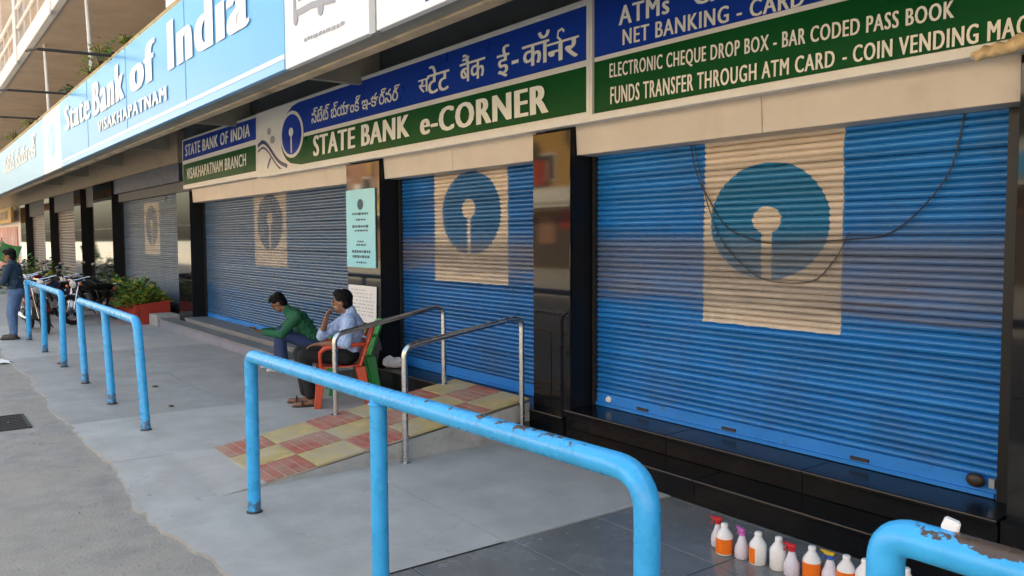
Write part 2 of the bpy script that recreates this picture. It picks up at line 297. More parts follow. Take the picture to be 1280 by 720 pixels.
def shutter_mat(name, base, cx=None, cz=None, px0=0, px1=0, pz0=0, pz1=0, rx=1, rz=1, circ=(.03,.2,.4), bx=0, bz=0, br=.1, brz=.1, sx=.04, ghost=0.0, rough=.34, belt_tone=None, gcol=(.15,.135,.13)):
    """enamelled steel laths with a sign-painted emblem: pale panel, disc, keyhole"""
    m = mat(name, base, rough, var=.12, scale=2.5, bump=0, rvar=.05, stain=(.09,.095,.11,.5), stain_scale=1.3, stain_lo=.50, stain_hi=.8, spec=.5)
    t, N, Lk = nodes_of(m); b = N['Principled BSDF']; col = b.inputs['Base Color'].links[0].from_socket
    g = N.new('ShaderNodeNewGeometry'); sp = N.new('ShaderNodeSeparateXYZ'); Lk.new(g.outputs['Position'], sp.inputs[0])
    X, Z = sp.outputs[0], sp.outputs[2]
    nz = N.new('ShaderNodeTexNoise'); nz.inputs['Scale'].default_value = 9; nz.inputs['Detail'].default_value = 6; Lk.new(g.outputs['Position'], nz.inputs['Vector'])
    def ma(op, a, bb=0.0, c=None):
        q = N.new('ShaderNodeMath'); q.operation = op
        for i, s_ in enumerate((a, bb) if c is None else (a, bb, c)):
            if isinstance(s_, (int, float)): q.inputs[i].default_value = s_
            else: Lk.new(s_, q.inputs[i])
        return q.outputs[0]
    def rng(v, a, bb): return ma('MULTIPLY', ma('GREATER_THAN', v, a), ma('LESS_THAN', v, bb))
    wob = ma('MULTIPLY', ma('SUBTRACT', nz.outputs[0], .5), .03)
    Xw = ma('ADD', X, wob); Zw = ma('ADD', Z, wob)
    def mix(fac, a, colr):
        mx = N.new('ShaderNodeMix'); mx.data_type = 'RGBA'; Lk.new(fac, mx.inputs[0]); Lk.new(a, mx.inputs[6])
        if isinstance(colr, tuple): mx.inputs[7].default_value = (*colr, 1)
        else: Lk.new(colr, mx.inputs[7])
        return mx.outputs[2]
    wear = N.new('ShaderNodeMapRange'); wear.inputs[1].default_value = .38; wear.inputs[2].default_value = .5; wear.inputs[3].default_value = 1-ghost; wear.inputs[4].default_value = 1
    Lk.new(nz.outputs[0], wear.inputs[0]); wr = wear.outputs[0]
    if cx is not None:
        pan = ma('MULTIPLY', ma('MULTIPLY', rng(Xw, px0, px1), rng(Zw, pz0, pz1)), wr)
        dx = ma('DIVIDE', ma('SUBTRACT', Xw, cx), rx); dz = ma('DIVIDE', ma('SUBTRACT', Zw, cz), rz)
        disc = ma('LESS_THAN', ma('ADD', ma('MULTIPLY', dx, dx), ma('MULTIPLY', dz, dz)), 1)
        bx_ = ma('DIVIDE', ma('SUBTRACT', Xw, bx), br); bz_ = ma('DIVIDE', ma('SUBTRACT', Zw, bz), brz)
        ball = ma('LESS_THAN', ma('ADD', ma('MULTIPLY', bx_, bx_), ma('MULTIPLY', bz_, bz_)), 1)
        key = ma('MULTIPLY', rng(Xw, bx-sx, bx+sx), rng(Zw, cz-rz, bz))
        pale = mix(ma('MULTIPLY', nz.outputs[0], .55), col, (.62,.52,.42))
        n5 = N.new('ShaderNodeRGB'); n5.outputs[0].default_value = (.62,.53,.43,1)
        pale = mix(ma('MULTIPLY', nz.outputs[0], .5), n5.outputs[0], (.42,.33,.26))
        col = mix(pan, col, pale); col = mix(ma('MULTIPLY', disc, wr), col, circ)
        col = mix(ma('MULTIPLY', ma('MAXIMUM', ball, key), wr), col, pale)
    if belt_tone:       # handled, rusty grime belt on near and mid laths; others blue-grey nearly throughout
        z0, z1, st = belt_tone
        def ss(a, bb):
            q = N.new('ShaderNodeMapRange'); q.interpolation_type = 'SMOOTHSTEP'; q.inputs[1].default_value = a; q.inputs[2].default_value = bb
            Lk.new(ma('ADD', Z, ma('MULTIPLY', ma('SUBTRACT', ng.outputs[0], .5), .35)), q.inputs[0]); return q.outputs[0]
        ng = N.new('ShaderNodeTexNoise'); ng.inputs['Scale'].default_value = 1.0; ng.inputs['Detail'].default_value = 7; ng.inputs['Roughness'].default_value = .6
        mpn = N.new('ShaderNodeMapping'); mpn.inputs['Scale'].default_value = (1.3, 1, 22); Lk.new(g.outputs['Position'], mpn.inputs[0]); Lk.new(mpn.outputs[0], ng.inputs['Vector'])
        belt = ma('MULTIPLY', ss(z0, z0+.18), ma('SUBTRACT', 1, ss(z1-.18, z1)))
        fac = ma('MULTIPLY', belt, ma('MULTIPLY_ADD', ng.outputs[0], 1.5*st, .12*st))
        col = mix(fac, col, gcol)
    oi = N.new('ShaderNodeObjectInfo')          # every lath has faded a little differently
    vr = N.new('ShaderNodeMix'); vr.data_type = 'RGBA'; vr.blend_type = 'MULTIPLY'; vr.inputs[0].default_value = 1
    Lk.new(col, vr.inputs[6]); Lk.new(ma('MULTIPLY_ADD', oi.outputs['Random'], .34, .80), vr.inputs[7]); col = vr.outputs[2]
    Lk.new(col, b.inputs['Base Color'])
    return m
BLUE = (.018,.135,.46)
M['sh3'] = shutter_mat('shutter_blue_near', (.006,.17,.48), -3.46, 1.84, -4.0, -2.90, 1.12, 2.62, .475, .395, (.012,.165,.33), -3.46, 1.85, .115, .092, .042, belt_tone=(1.15,1.82,.72))
M['sh2'] = shutter_mat('shutter_blue_mid', (.006,.125,.37), -7.06, 1.985, -7.76, -6.41, 1.27, 2.62, .535, .425, (.018,.125,.29), -7.09, 2.03, .12, .10, .028, rough=.32, belt_tone=(1.28,1.80,.75))
M['sh1'] = shutter_mat('shutter_blue_far', (.03,.12,.26), -12.75, 1.98, -13.45, -12.05, 1.28, 2.62, .55, .44, (.035,.085,.17), -12.75, 2.03, .12, .10, .03, ghost=.12, rough=.32, belt_tone=(.75,3.2,.48), gcol=(.16,.19,.23))
M['sh0'] = shutter_mat('shutter_blue_left', (.05,.11,.2), -20.3, 2.02, -21.0, -19.6, 1.36, 2.55, .55, .46, (.05,.08,.14), -20.3, 2.05, .12, .1, .03, ghost=.15, rough=.32, belt_tone=(.4,3.4,.4), gcol=(.17,.2,.25))
M['shx'] = mat('shutter_grey_end', (.15,.14,.14), .45, var=.1, scale=1, bump=0)
M['sh_rail'] = mat('shutter_rail', (.006,.22,.66), .4, var=.1, scale=3, bump=.03, stain=(.05,.06,.09,.6), stain_scale=6, stain_lo=.58)
# the asphalt gets a paler dusty margin where it meets the pavement
t_, N_, L_ = nodes_of(M['asphalt'])

# ------------------------------------------------------------------ text
def text_mesh(txt, off=0.0, sp=1.0):
    cu = bpy.data.curves.new('t', 'FONT'); cu.body = txt; cu.size = 1; cu.offset = off; cu.resolution_u = 3; cu.space_character = sp
    o = bpy.data.objects.new('t', cu); C.objects.link(o)
    dg = bpy.context.evaluated_depsgraph_get(); me = bpy.data.meshes.new_from_object(o.evaluated_get(dg))
    vs = [(v.co.x, v.co.y) for v in me.vertices]; fs = [list(p.vertices) for p in me.polygons]
    bpy.data.objects.remove(o); bpy.data.curves.remove(cu); bpy.data.meshes.remove(me)
    return vs, fs
def lettering(txt, q, y, m, parent, bold=0.03, name='lettering', box=None, off=0.0, extra=None, cap=None, sp=1.13):
    """q: world (x,z) of lower-left, lower-right, upper-right, upper-left; print on a plane facing -Y at depth y"""
    vs, fs = text_mesh(txt, off, sp)
    if extra: vs, fs = extra(vs, fs)
    x0 = min(v[0] for v in vs); x1 = max(v[0] for v in vs); y0 = min(v[1] for v in vs); y1 = max(v[1] for v in vs)
    if cap: y0, y1 = cap
    b = MB(); k = (5 if bold > .06 else 3) if bold else 1
    for i in range(k):
        d = (i-(k-1)/2)*bold*2/(k-1) if bold else 0
        pts = []
        for (x, z) in vs:
            s = (x+d-x0)/(x1-x0); h = (z-y0)/(y1-y0)
            a = [q[0][j]*(1-s)+q[1][j]*s for j in (0,1)]; c = [q[3][j]*(1-s)+q[2][j]*s for j in (0,1)]
            pts.append((a[0]*(1-h)+c[0]*h, y - i*.0012, a[1]*(1-h)+c[1]*h))
        b.add(pts, fs)
    me = bpy.data.meshes.new(name); me.from_pydata(b.v, [], b.f); me.materials.append(m); me.update()
    return link(name, me, parent)
def plate(q, y, th=.004):     # thin printed plate from a polygon in the x-z plane
    b = MB(); n = len(q); vs = [(p[0], y, p[1]) for p in q] + [(p[0], y+th, p[1]) for p in q]
    fs = [tuple(range(n)), tuple(range(2*n-1, n-1, -1))] + [(i, n+i, n+(i+1)%n, (i+1)%n) for i in range(n)]
    b.add(vs, fs); return b
def stroke(pts, wd, y, b):    # flat ribbon in the x-z plane
    P = [Vector((p[0], p[1])) for p in pts]; vs = []
    for i, p in enumerate(P):
        d = (P[min(i+1, len(P)-1)] - P[max(i-1, 0)]).normalized(); n = Vector((-d.y, d.x))*wd*.5
        vs += [(p.x+n.x, y, p.y+n.y), (p.x-n.x, y, p.y-n.y)]
    b.add(vs, [(2*i, 2*i+1, 2*i+3, 2*i+2) for i in range(len(P)-1)])
def oval(cx, cz, rx, rz, n=32, a0=0, a1=2*math.pi): return [(cx+rx*math.cos(a0+(a1-a0)*i/n), cz+rz*math.sin(a0+(a1-a0)*i/n)) for i in range(n)]

# ------------------------------------------------------------------ ground
road = MB(); road.add([(-400,-400,-.012),(200,-400,-.012),(200,400,-.012),(-400,400,-.012)], [(0,1,2,3)])
struct(road.build('road', M['asphalt']))
pave = MB(); pave.box(-60, 6, 1.5, 5.2, -.25, -.014); struct(pv := pave.build('pavement', M['joint']))
def ragged(x0, x1, y1, z, step=.06, amp=.05, wide=.10):
    """slab whose street edge is broken and uneven"""
    b = MB(); n = max(2, int((x1-x0)/step)); top = []; 
    for i in range(n+1):
        x = x0+(x1-x0)*i/n
        y = 1.22 + wide*noise.noise(Vector((x*.8, 3, 0))) + amp*noise.noise(Vector((x*5, 0, 1))) + .02*noise.noise(Vector((x*19, 0, 4)))
        y += .10*max(0, (x+5.2)/3.0) if x > -5.2 else 0
        top.append((x, y))
    vs = []
    for (x, y) in top: vs += [(x, y, z), (x, y+.02, z), (x, y1, z), (x, y-.012, -.016)]
    fs = []; sf = []
    for i in range(n):
        a, c = 4*i, 4*(i+1)
        fs += [(a, c, c+1, a+1), (a+1, c+1, c+2, a+2)]
        sf.append((a+3, c+3, c, a))
    b.add(vs, fs); b.mi = 1; b.add(vs, sf); return b
for (x0, x1, z, mk) in ((-30, -19.2, 0, 'concrete_d'), (-19.19, -16.5, .001, 'concrete_a'), (-16.495, -13.9, .0, 'concrete_a'), (-13.89, -11.2, 0, 'concrete_d'), (-11.195, -8.61, -.001, 'concrete_d'), (-8.60, -6.93, .003, 'concrete_a'), (-6.925, -5.34, .002, 'concrete_a'), (-5.335, -3.745, .0035, 'concrete_a')):
    ragged(x0, x1, 2.72, z).build('paving_slab', [M[mk], M['asphalt']], pv)
    b = MB(); b.box(x0, x1, 2.725, 4.11, -.1, z+random.uniform(-.0015,.0015)); b.build('paving_slab', M[mk], pv)
lab = MB(); lab.box(-60, -30.01, 1.2, 4.4, -.2, 0); lab.build('paving_slab', M['concrete_b'], pv)
# square tiles at the near end, as far as they can be told apart
tb = MB(); tb.box(0, .93, 0, .645, -.02, 0); tme = tb.build('paving_tile', M['tile_grey'], pv, bevel=.002); first = tme
cnt = 0
for i in range(5):
    for j in range(4):
        x = -3.735 + i*.94 + 0; y = 1.46 + j*.655
        if x > 2: continue
        if cnt == 0: tme.location = (x, y, 0)
        else:
            link('paving_tile', first.data, pv, (x, y, random.uniform(-.0015, .001)), (random.uniform(-.002,.002), random.uniform(-.002,.002), 0))
        cnt += 1
eb = ragged(-3.735, 6, 1.455, 0).build('paving_slab', [M['concrete_d'], M['asphalt']], pv)
# loose grit along the broken edge
gb = MB(); rg = random.Random(3)
for i in range(2600):
    x = -rg.random()**.8*14 - .3; y = 1.12 - abs(rg.gauss(0, .35)) + rg.uniform(-.02, .12)
    s = rg.uniform(.002, .007)*(1 if rg.random() < .96 else 1.8); a = rg.random()*6.3
    z = -.012 + s*.3 if y < 1.15 else .004
    vs = [(x+s*math.cos(a+k*2.1), y+s*math.sin(a+k*2.1)*.8, z) for k in range(3)] + [(x+s*.1, y, z+s*.9)]
    gb.add(vs, [(0,1,3),(1,2,3),(2,0,3),(0,2,1)])
for i in range(700):
    x = -rg.random()*13 - .5; y = 1.3 + rg.random()**1.6*2.7; s = rg.uniform(.002, .006)*(1 if rg.random() < .95 else 2); a = rg.random()*6.3
    vs = [(x+s*math.cos(a+k*2.1), y+s*math.sin(a+k*2.1)*.8, .004) for k in range(3)] + [(x, y, .004+s*.8)]
    gb.add(vs, [(0,1,3),(1,2,3),(2,0,3),(0,2,1)])
go = gb.build('grit', mat('grit', (.36,.34,.30), .95, var=.4, scale=30)); go['kind'] = 'stuff'; go['label'] = 'loose grit and small stones along the broken pavement edge'
# drain cover in the road
dr = empty('drain_grating', 'dark iron drain grating set in the dusty road at the left edge', 'drain', (-9.05,.80,-.0115))
fb = MB()
for (a, b_, c, d) in ((-.42,.30,-.16,-.13),(-.42,.30,.10,.13),(-.42,-.39,-.13,.10),(.27,.30,-.13,.10)): fb.box(a, b_, c, d, 0, .012)
fb.build('frame', M['iron'], dr)
pb = MB(); pb.box(-.39,.27,-.13,.10,.0,.004); pb.build('pit', M['dark_open'], dr)
sb = MB(); sb.box(-.018,.018,-.128,.098,.004,.011); b0 = sb.build('bar', M['iron'], dr); b0.location = (-.33,0,0)
for i in range(1, 8): link('bar', b0.data, dr, (-.33+i*.078, 0, 0))
# litter
lb = MB(); rl = random.Random(5)
vs = []; fs = []
for i in range(5):
    for j in range(4): vs.append((i*.09+rl.uniform(-.02,.02), j*.07+rl.uniform(-.02,.02), .012+rl.uniform(0,.04)))
for i in range(4):
    for j in range(3): fs.append((i*4+j, (i+1)*4+j, (i+1)*4+j+1, i*4+j+1))
lb.add(vs, fs); o = lb.build('paper_scrap', M['paper']); o.location = (-13.75,.98,-.02); tag(o, 'crumpled white paper scrap lying at the far pavement edge', 'litter')
for (x, y, s, lb_) in ((-10.2,2.35,.05,'small brown dry leaf behind the leaning blue railing'),(-8.9,2.2,.04,'smallest dry leaf between the leaning railing and the ramp'),(-12.9,1.75,.08,'brown dry leaf flat near the farthest railing')):
    b = MB(); b.ell((0,0,0), ((s,0,0),(0,s*.7,0),(0,0,.008)), 8, 4); o = b.build('dry_leaf', M['stem']); o.location = (x, y, .008)
    tag(o, lb_, 'leaf', 'dry leaves on the pavement')

# ------------------------------------------------------------------ the bank building
PY, SY = 4.44, 4.72            # pillar face, shutter plane
bank = empty('bank_building', 'bank building with black granite pillars, roller shutters and upper balcony', 'building', (-9, 6, 0))
bank_inv = Matrix.Translation((9, -6, 0))
def part(b, name, m, parent=None, **k):
    o = b.build(name, m, parent or bank, **k)
    if parent is None: o.matrix_parent_inverse = bank_inv
    return o
def sub(o):                     # parent straight to the building, keep world coordinates
    o.parent = bank; o.matrix_parent_inverse = bank_inv; return o
# mass of the upper storeys
b = MB(); b.box(-58, 14, 4.9, 16, 0, 10.6); part(b, 'wall', M['upper_wall'])
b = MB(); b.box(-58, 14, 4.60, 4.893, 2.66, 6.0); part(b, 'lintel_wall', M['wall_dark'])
b = MB(); b.box(-58, -17.0, 4.46, 4.597, 3.22, 3.85); part(b, 'beam', M['beam_tan'])
b = MB(); b.box(-23.24, -17.09, 4.50, 4.597, 2.86, 3.215); part(b, 'shutter_cover', M['navy_band'])
# pillars faced with polished granite panels
def pillar(x0, x1, z1, lower=True, wide=False):
    b = MB(); b.box(x0+.012, x1-.012, PY+.012, 4.89, 0, z1); p = part(b, 'pillar', M['granite'])
    def pan(a, c, za, zb, ya=PY, yb=PY+.02):
        q = MB(); q.box(a, c, ya, yb, za, zb); q.build('stone_panel', M['granite'], p, bevel=.0025)
    zl = .93
    if lower:
        mid = (x0+x1)/2
        pan(x0, mid-.004, .02, zl-.003); pan(mid+.004, x1, .02, zl-.003)
    else: pan(x0, x1, .02, zl-.003)
    pan(x0, x1, zl+.003, 1.98); pan(x0, x1, 1.986, z1)
    q = MB(); q.box(x1-.012, x1+.006, PY+.021, 4.885, .02, z1); q.build('stone_panel', M['granite_side'], p)
    return p
for (x0, x1, z1, lo) in ((-1.80, -.95, 2.62, True), (-5.67, -5.18, 2.62, True), (-9.38, -8.52, 2.62, False), (-17.09, -16.19, 2.62, False), (-25.72, -23.25, 3.2, True),
                         (-28.9, -27.76, 3.2, False), (-35.4, -34.1, 3.2, False), (-43.0, -41.2, 3.2, False)):
    pillar(x0, x1, z1, lo)
b = MB(); b.box(-27.7, -25.8, 4.75, 4.88, 0, 3.2); part(b, 'dark_doorway', M['dark_open'])
# roller shutters, one lath at a time
def shutter(x0, x1, z0, z1, m, jig=.0015, pitch=.0425, rail=.11):
    b = MB(); b.box(x0+.01, x1-.01, SY-.012, SY+.02, z0, z0+rail); s = part(b, 'roller_shutter', M['sh_rail'] if m not in (M['sh0'], M['shx']) else m)
    q = MB(); q.box(x0+.02, x1-.02, SY-.03, SY-.0125, z0+.005, z0+.03); q.build('bottom_angle', M['sh_rail'] if m not in (M['sh0'], M['shx']) else m, s)
    prof = [(0, .010), (.03, .003), (.12, -.0035), (.28, -.0105), (.48, -.0135), (.68, -.0115), (.86, -.005), (.97, .003), (1.0, .010)]
    nseg = max(1, int((x1-x0)/.6)); L = x1-x0-.02; p = MB(); vs = []; fs = []
    for i in range(nseg+1):
        for (t, y) in prof: vs.append((L*i/nseg, y + .0005*math.sin(i*2.3+1), t*pitch))
    k = len(prof)
    for i in range(nseg):
        for j in range(k-1): fs.append((i*k+j, (i+1)*k+j, (i+1)*k+j+1, i*k+j+1))
    p.add(vs, fs); me = bpy.data.meshes.new('slat'); me.from_pydata(p.v, [], p.f); me.materials.append(m); me.update(); me.shade_smooth()
    z = z0+rail
    while z < z1:
        link('slat', me, s, (x0+.01, SY+random.uniform(-jig, jig), z), (random.uniform(-.05,.05), random.uniform(-.0006,.0006), random.uniform(-.0006,.0006)))
        z += pitch
    return s
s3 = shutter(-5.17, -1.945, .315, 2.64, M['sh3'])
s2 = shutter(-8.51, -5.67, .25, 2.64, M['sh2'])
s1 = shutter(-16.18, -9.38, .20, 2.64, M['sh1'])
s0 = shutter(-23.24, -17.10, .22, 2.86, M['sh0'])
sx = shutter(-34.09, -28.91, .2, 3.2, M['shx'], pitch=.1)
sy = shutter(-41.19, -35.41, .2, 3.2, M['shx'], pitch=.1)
b = MB(); b.lathe([(.001,0),(.028,.002),(.03,.012),(.018,.03),(.001,.032)], (-4.985, SY-.012, .385), 12, (0,-1,0)); b.build('lock_knob', M['bottle_white'], s3, smooth=True)
b = MB(); b.ell((-2.055,SY-.045,.405),((.052,0,0),(0,.024,0),(0,0,.04)),12,8);  b.build('padlock', M['lockm'], s3, smooth=True)
b = MB(); b.box(-1.985,-1.955,SY-.05,SY-.02,.38,.43); b.build('hasp', M['grey_metal'], s3)
for xx in (-4.6, -3.75, -2.75):
    b = MB(); b.box(xx-.06, xx+.06, SY-.024, SY-.0128, .355, .375); b.build('pull_slot', M['lockm'], s3)
# pressed cream hoods over the shutters
for (x0, x1, joints) in ((-5.165, -1.815, (-3.35,)), (-8.505, -5.685, (-7.05,)), (-16.175, -9.395, (-13.9, -11.6))):
    xs = [x0, *joints, x1]
    for k in range(len(xs)-1):
        b = MB(); b.hull([(xs[k]+.002,4.50,2.405),(xs[k+1]-.002,4.50,2.405),(xs[k+1]-.002,4.69,2.405),(xs[k]+.002,4.69,2.405)],
                         [(xs[k]+.002,4.485,2.655),(xs[k+1]-.002,4.485,2.655),(xs[k+1]-.002,4.595,2.655),(xs[k]+.002,4.595,2.655)])
        part(b, 'shutter_hood', M['cream'], bevel=.004)
# guide channels
b = MB(); b.box(-1.944, -1.803, SY-.05, SY+.03, .316, 2.404); part(b, 'guide_channel', M['granite_side'])
for (xx, z1) in ((-5.165, 2.4), (-8.5, 2.4), (-5.695, 2.4), (-16.17, 2.4), (-9.41, 2.4), (-17.13, 2.85), (-23.23, 2.85)):
    b = MB(); b.box(xx, xx+.028, SY-.045, SY+.03, .2, z1); part(b, 'guide_channel', M['dark_open'])
# black granite steps before the near shutter
def stone_run(x0, x1, y0, y1, z0, z1, n, m, edge, tread=.03, off=0):
    b = MB(); b.box(x0, x1, y0+.02, y1, z0, z1-tread-.001); s = part(b, 'step', m)
    w_ = (x1-x0)/n
    for i in range(n):
        a = x0+i*w_+.002; c = x0+(i+1)*w_-.002
        q = MB(); q.box(a, c, y0+.004, y0+.0195, z0+.002, z1-tread-.002); q.build('riser_panel', m, s, bevel=.0015)
        q = MB(); q.box(a, c, y0-.012, y1, z1-tread, z1); q.build('tread_panel', m, s, bevel=.0025)
        q = MB(); q.box(a, c, y0-.0145, y0-.0125, z1-.010, z1-.003); q.build('glint_strip', M['edge_glint'], s)  # lighter strip paints in the light caught along the tread's bevel
    return s
stone_run(-5.17, 3.0, 4.09, 4.70, 0, .165, 5, M['granite_step'], None)
stone_run(-5.168, -1.81, 4.375, 4.735, .166, .315, 3, M['granite_step'], None)
stone_run(-8.515, -5.172, 4.36, 4.74, 0, .25, 3, M['granite_step'], None)
b = MB(); b.box(-5.675, -5.172, 4.09, 4.439, 0, .14); part(b, 'plinth', M['granite_step'], bevel=.003)
b = MB(); b.box(-1.80, 3.0, 4.375, 4.439, .166, .312); part(b, 'plinth', M['granite_step'], bevel=.003)
b = MB(); b.box(-.95, 6, 4.5, 4.88, .1, 2.6); part(b, 'side_wall', M['granite'])
# grey steps before the far shutter
b = MB(); b.box(-17.05, -9.0, 4.05, 4.30, 0, .135); st = part(b, 'step', M['step_riser'])
for i in range(6):
    x0 = -17.06 + i*1.345
    q = MB(); q.box(x0, x0+1.34, 4.03, 4.298, .1352, .165); q.build('tread_panel', M['step_grey'], st, bevel=.003)
b = MB(); b.box(-16.16, -9.0, 4.30, 4.71, 0, .20); st = part(b, 'step', M['step_grey'])
for i in range(5):
    x0 = -16.17 + i*1.434
    q = MB(); q.box(x0, x0+1.43, 4.285, 4.70, .2002, .235); q.build('tread_panel', M['step_grey'], st, bevel=.003)
b = MB(); b.box(-17.7, -17.062, 4.0, 4.439, 0, .22); part(b, 'step_end', M['ramp_side'], bevel=.01)
# canopy
b = MB(); b.box(-58, 8, 2.66, 2.86, 3.15, 3.33); part(b, 'canopy_beam', M['soffit'])
b = MB(); b.box(-58, 8, 2.862, 2.97, 3.135, 3.45); part(b, 'canopy_trim', M['soffit_trim'], bevel=.006)
b = MB(); b.box(-58, 8, 2.70, 4.595, 3.95, 4.15); part(b, 'canopy_slab', M['soffit'])
for xx in (-31, -26.4, -22, -17.6, -13.2, -8.8, -4.4, 0):
    b = MB(); b.box(xx-.05, xx+.05, 2.975, 4.59, 3.5, 3.945); part(b, 'canopy_rib', M['soffit'])
b = MB(); b.tube([(-58,2.63,4.37),(8,2.63,4.37)], .035, 8); part(b, 'edge_pipe', M['tan_pipe'], smooth=True)
# upper balcony
b = MB(); b.box(-58, 14, 2.60, 4.895, 6.0, 6.12); part(b, 'balcony_slab', M['balcony_soffit'])
b = MB(); b.box(-58, 14, 2.46, 2.597, 5.97, 6.32); part(b, 'balcony_edge', M['balcony_white'], bevel=.01)
for zz, rr in ((6.75, .045), (7.2, .06)):
    b = MB(); b.tube([(-58,2.5,zz),(14,2.5,zz)], rr, 8); part(b, 'balcony_rail', M['balcony_white'], smooth=True)
for xx in (-33.4, -28.6, -23.2, -17.8, -12.4, -7, -1.6):
    b = MB(); b.box(xx-.16, xx+.16, 2.42, 2.459, 5.9, 9.2); b.box(xx-.12, xx+.12, 2.46, 2.68, 6.322, 9.2); part(b, 'balcony_post', M['balcony_white'], bevel=.008)
for i in range(60):
    xx = -56+i*1.1; b = MB(); b.box(xx-.012, xx+.012, 2.488, 2.512, 6.32, 7.15); part(b, 'baluster', M['balcony_white'])
b = MB(); b.box(-58, 14, 2.4, 4.895, 9.2, 9.5); part(b, 'roof_slab', M['balcony_white'])
for (xx, yy) in ((-15.6, 2.76), (-20.6, 2.76)):
    b = MB(); b.tube([(xx,yy,4.15),(xx-.35,yy,6.0)], .035, 8); part(b, 'drain_pipe', M['offwhite'], smooth=True)

# ------------------------------------------------------------------ signs under the canopy
GY = 4.36
def sgn(name, label, x0, x1, z0, z1a, z1b, thick=.10, m='sign_white'):
    s = empty(name, label, 'sign', ((x0+x1)/2, GY+.05, z0))
    inv = Matrix.Translation((-(x0+x1)/2, -GY-.05, -z0))
    return s, inv
class S:
    def __init__(s, name, label, x, z, y=GY): s.e = empty(name, label, 'sign', (x, y, z)); s.inv = Matrix.Translation((-x, -y, -z))
    def a(s, o): o.parent = s.e; o.matrix_parent_inverse = s.inv; return o
    def put(s, b, name, m, **k): return s.a(b.build(name, M[m], **k))
    def tx(s, txt, q, y, m='letter', **k): o = lettering(txt, q, y, M[m], None, **k); return s.a(o)
# branch board
sg = S('branch_sign', 'blue and green branch name board at the left end under the canopy', -14.3, 2.65)
b = MB(); b.box(-16.29, -12.24, GY+.004, GY+.10, 2.655, 3.575); sg.put(b, 'board', 'sign_white', bevel=.004)
sg.put(plate([(-16.24,3.18),(-12.30,3.21),(-12.28,3.53),(-16.20,3.54)], GY), 'blue_field', 'sign_blue')
sg.put(plate([(-16.27,2.73),(-12.33,2.74),(-12.31,3.13),(-16.24,3.11)], GY), 'green_field', 'sign_green')
sg.tx('STATE BANK OF INDIA', [(-16.05,3.25),(-12.55,3.275),(-12.53,3.47),(-16.03,3.46)], GY-.003, bold=.05)
sg.tx('VISAKHAPATNAM BRANCH', [(-16.0,2.82),(-12.75,2.85),(-12.74,3.04),(-15.98,3.02)], GY-.003, bold=.05)
# e-corner board
sg = S('corner_sign', 'long blue and green lettered board with round emblem, middle of the row', -8.5, 2.65)
b = MB(); b.box(-12.235, -4.83, GY+.004, GY+.10, 2.635, 3.575); sg.put(b, 'board', 'sign_white', bevel=.004)
b = MB(); b.box(-12.235, -4.83, GY-.02, GY+.003, 2.63, 2.70); sg.put(b, 'bottom_frame', 'sign_white', bevel=.003)
b = MB(); b.box(-12.235, -4.83, GY-.012, GY+.003, 3.545, 3.575); sg.put(b, 'top_frame', 'sign_white')
b = MB(); b.box(-4.865, -4.832, GY-.022, GY+.003, 2.70, 3.544); sg.put(b, 'end_frame', 'sign_white')
sg.put(plate([(-11.30,3.12),(-4.87,3.115),(-4.87,3.53),(-10.65,3.54)]+[(-10.65-.62*math.sin(t), 3.12+.42*math.cos(t)) for t in (.35,.7,1.0,1.3)], GY), 'blue_field', 'sign_blue')
sg.put(plate([(-11.28,3.10)]+[(-10.75-.55*math.cos(t), 3.10-.37*math.sin(t)) for t in (.3,.6,.9,1.2)]+[(-10.6,2.715),(-4.87,2.715),(-4.87,3.065),(-10.47,3.07)], GY), 'green_field', 'sign_green')
sg.put(plate([(-10.47,3.075),(-4.87,3.07),(-4.87,3.11),(-10.47,3.118)], GY-.003), 'dividing_line', 'sign_white')
sg.put(plate(oval(-10.88,3.14,.40,.315), GY-.006), 'emblem_ring', 'sign_white')
em = sg.put(plate(oval(-10.88,3.14,.345,.27), GY-.012), 'emblem_disc', 'sign_blue')
sg.put(plate(oval(-10.88,3.17,.075,.06,18), GY-.017), 'keyhole', 'sign_white'); sg.put(plate([(-10.90,2.89),(-10.86,2.89),(-10.86,3.17),(-10.90,3.17)], GY-.0165), 'key_slot', 'sign_white')
b = MB()
for k, wd in ((0,.055),(.085,.03)):
    pts = [(-12.22+i*.06, 3.10-k + .05*math.sin(i*.35) - .36*(max(0,(i-3))/15)**1.3) for i in range(20)]
    stroke(pts, wd, GY+.0015, b)
sg.put(b, 'swoosh', 'navy')
b = MB(); 
for (cx, cz, rx, rz) in ((-11.75,3.27,.07,.05),(-11.62,3.14,.09,.055)): b.add(plate(oval(cx,cz,rx,rz,14), GY+.0005).v, plate(oval(cx,cz,rx,rz,14), GY).f)
sg.put(b, 'dot', 'print_grey')
b = MB(); stroke([(-11.84,2.75),(-11.77,2.83),(-11.70,2.89)], .05, GY+.0015, b); sg.put(b, 'leaf_mark', 'navy')
sg.tx('STATE BANK', [(-10.15,2.785),(-7.68,2.795),(-7.67,3.03),(-10.14,3.045)], GY-.004, bold=.065)
sg.tx('e-CORNER', [(-7.42,2.785),(-5.37,2.765),(-5.375,3.005),(-7.42,3.02)], GY-.004, bold=.065)
sg.tx('స్టేట్ బ్యాంక్ ఇ-కార్నర్', [(-10.2,3.19),(-7.87,3.19),(-7.86,3.37),(-10.2,3.40)], GY-.004, bold=.03, off=0, sp=1)
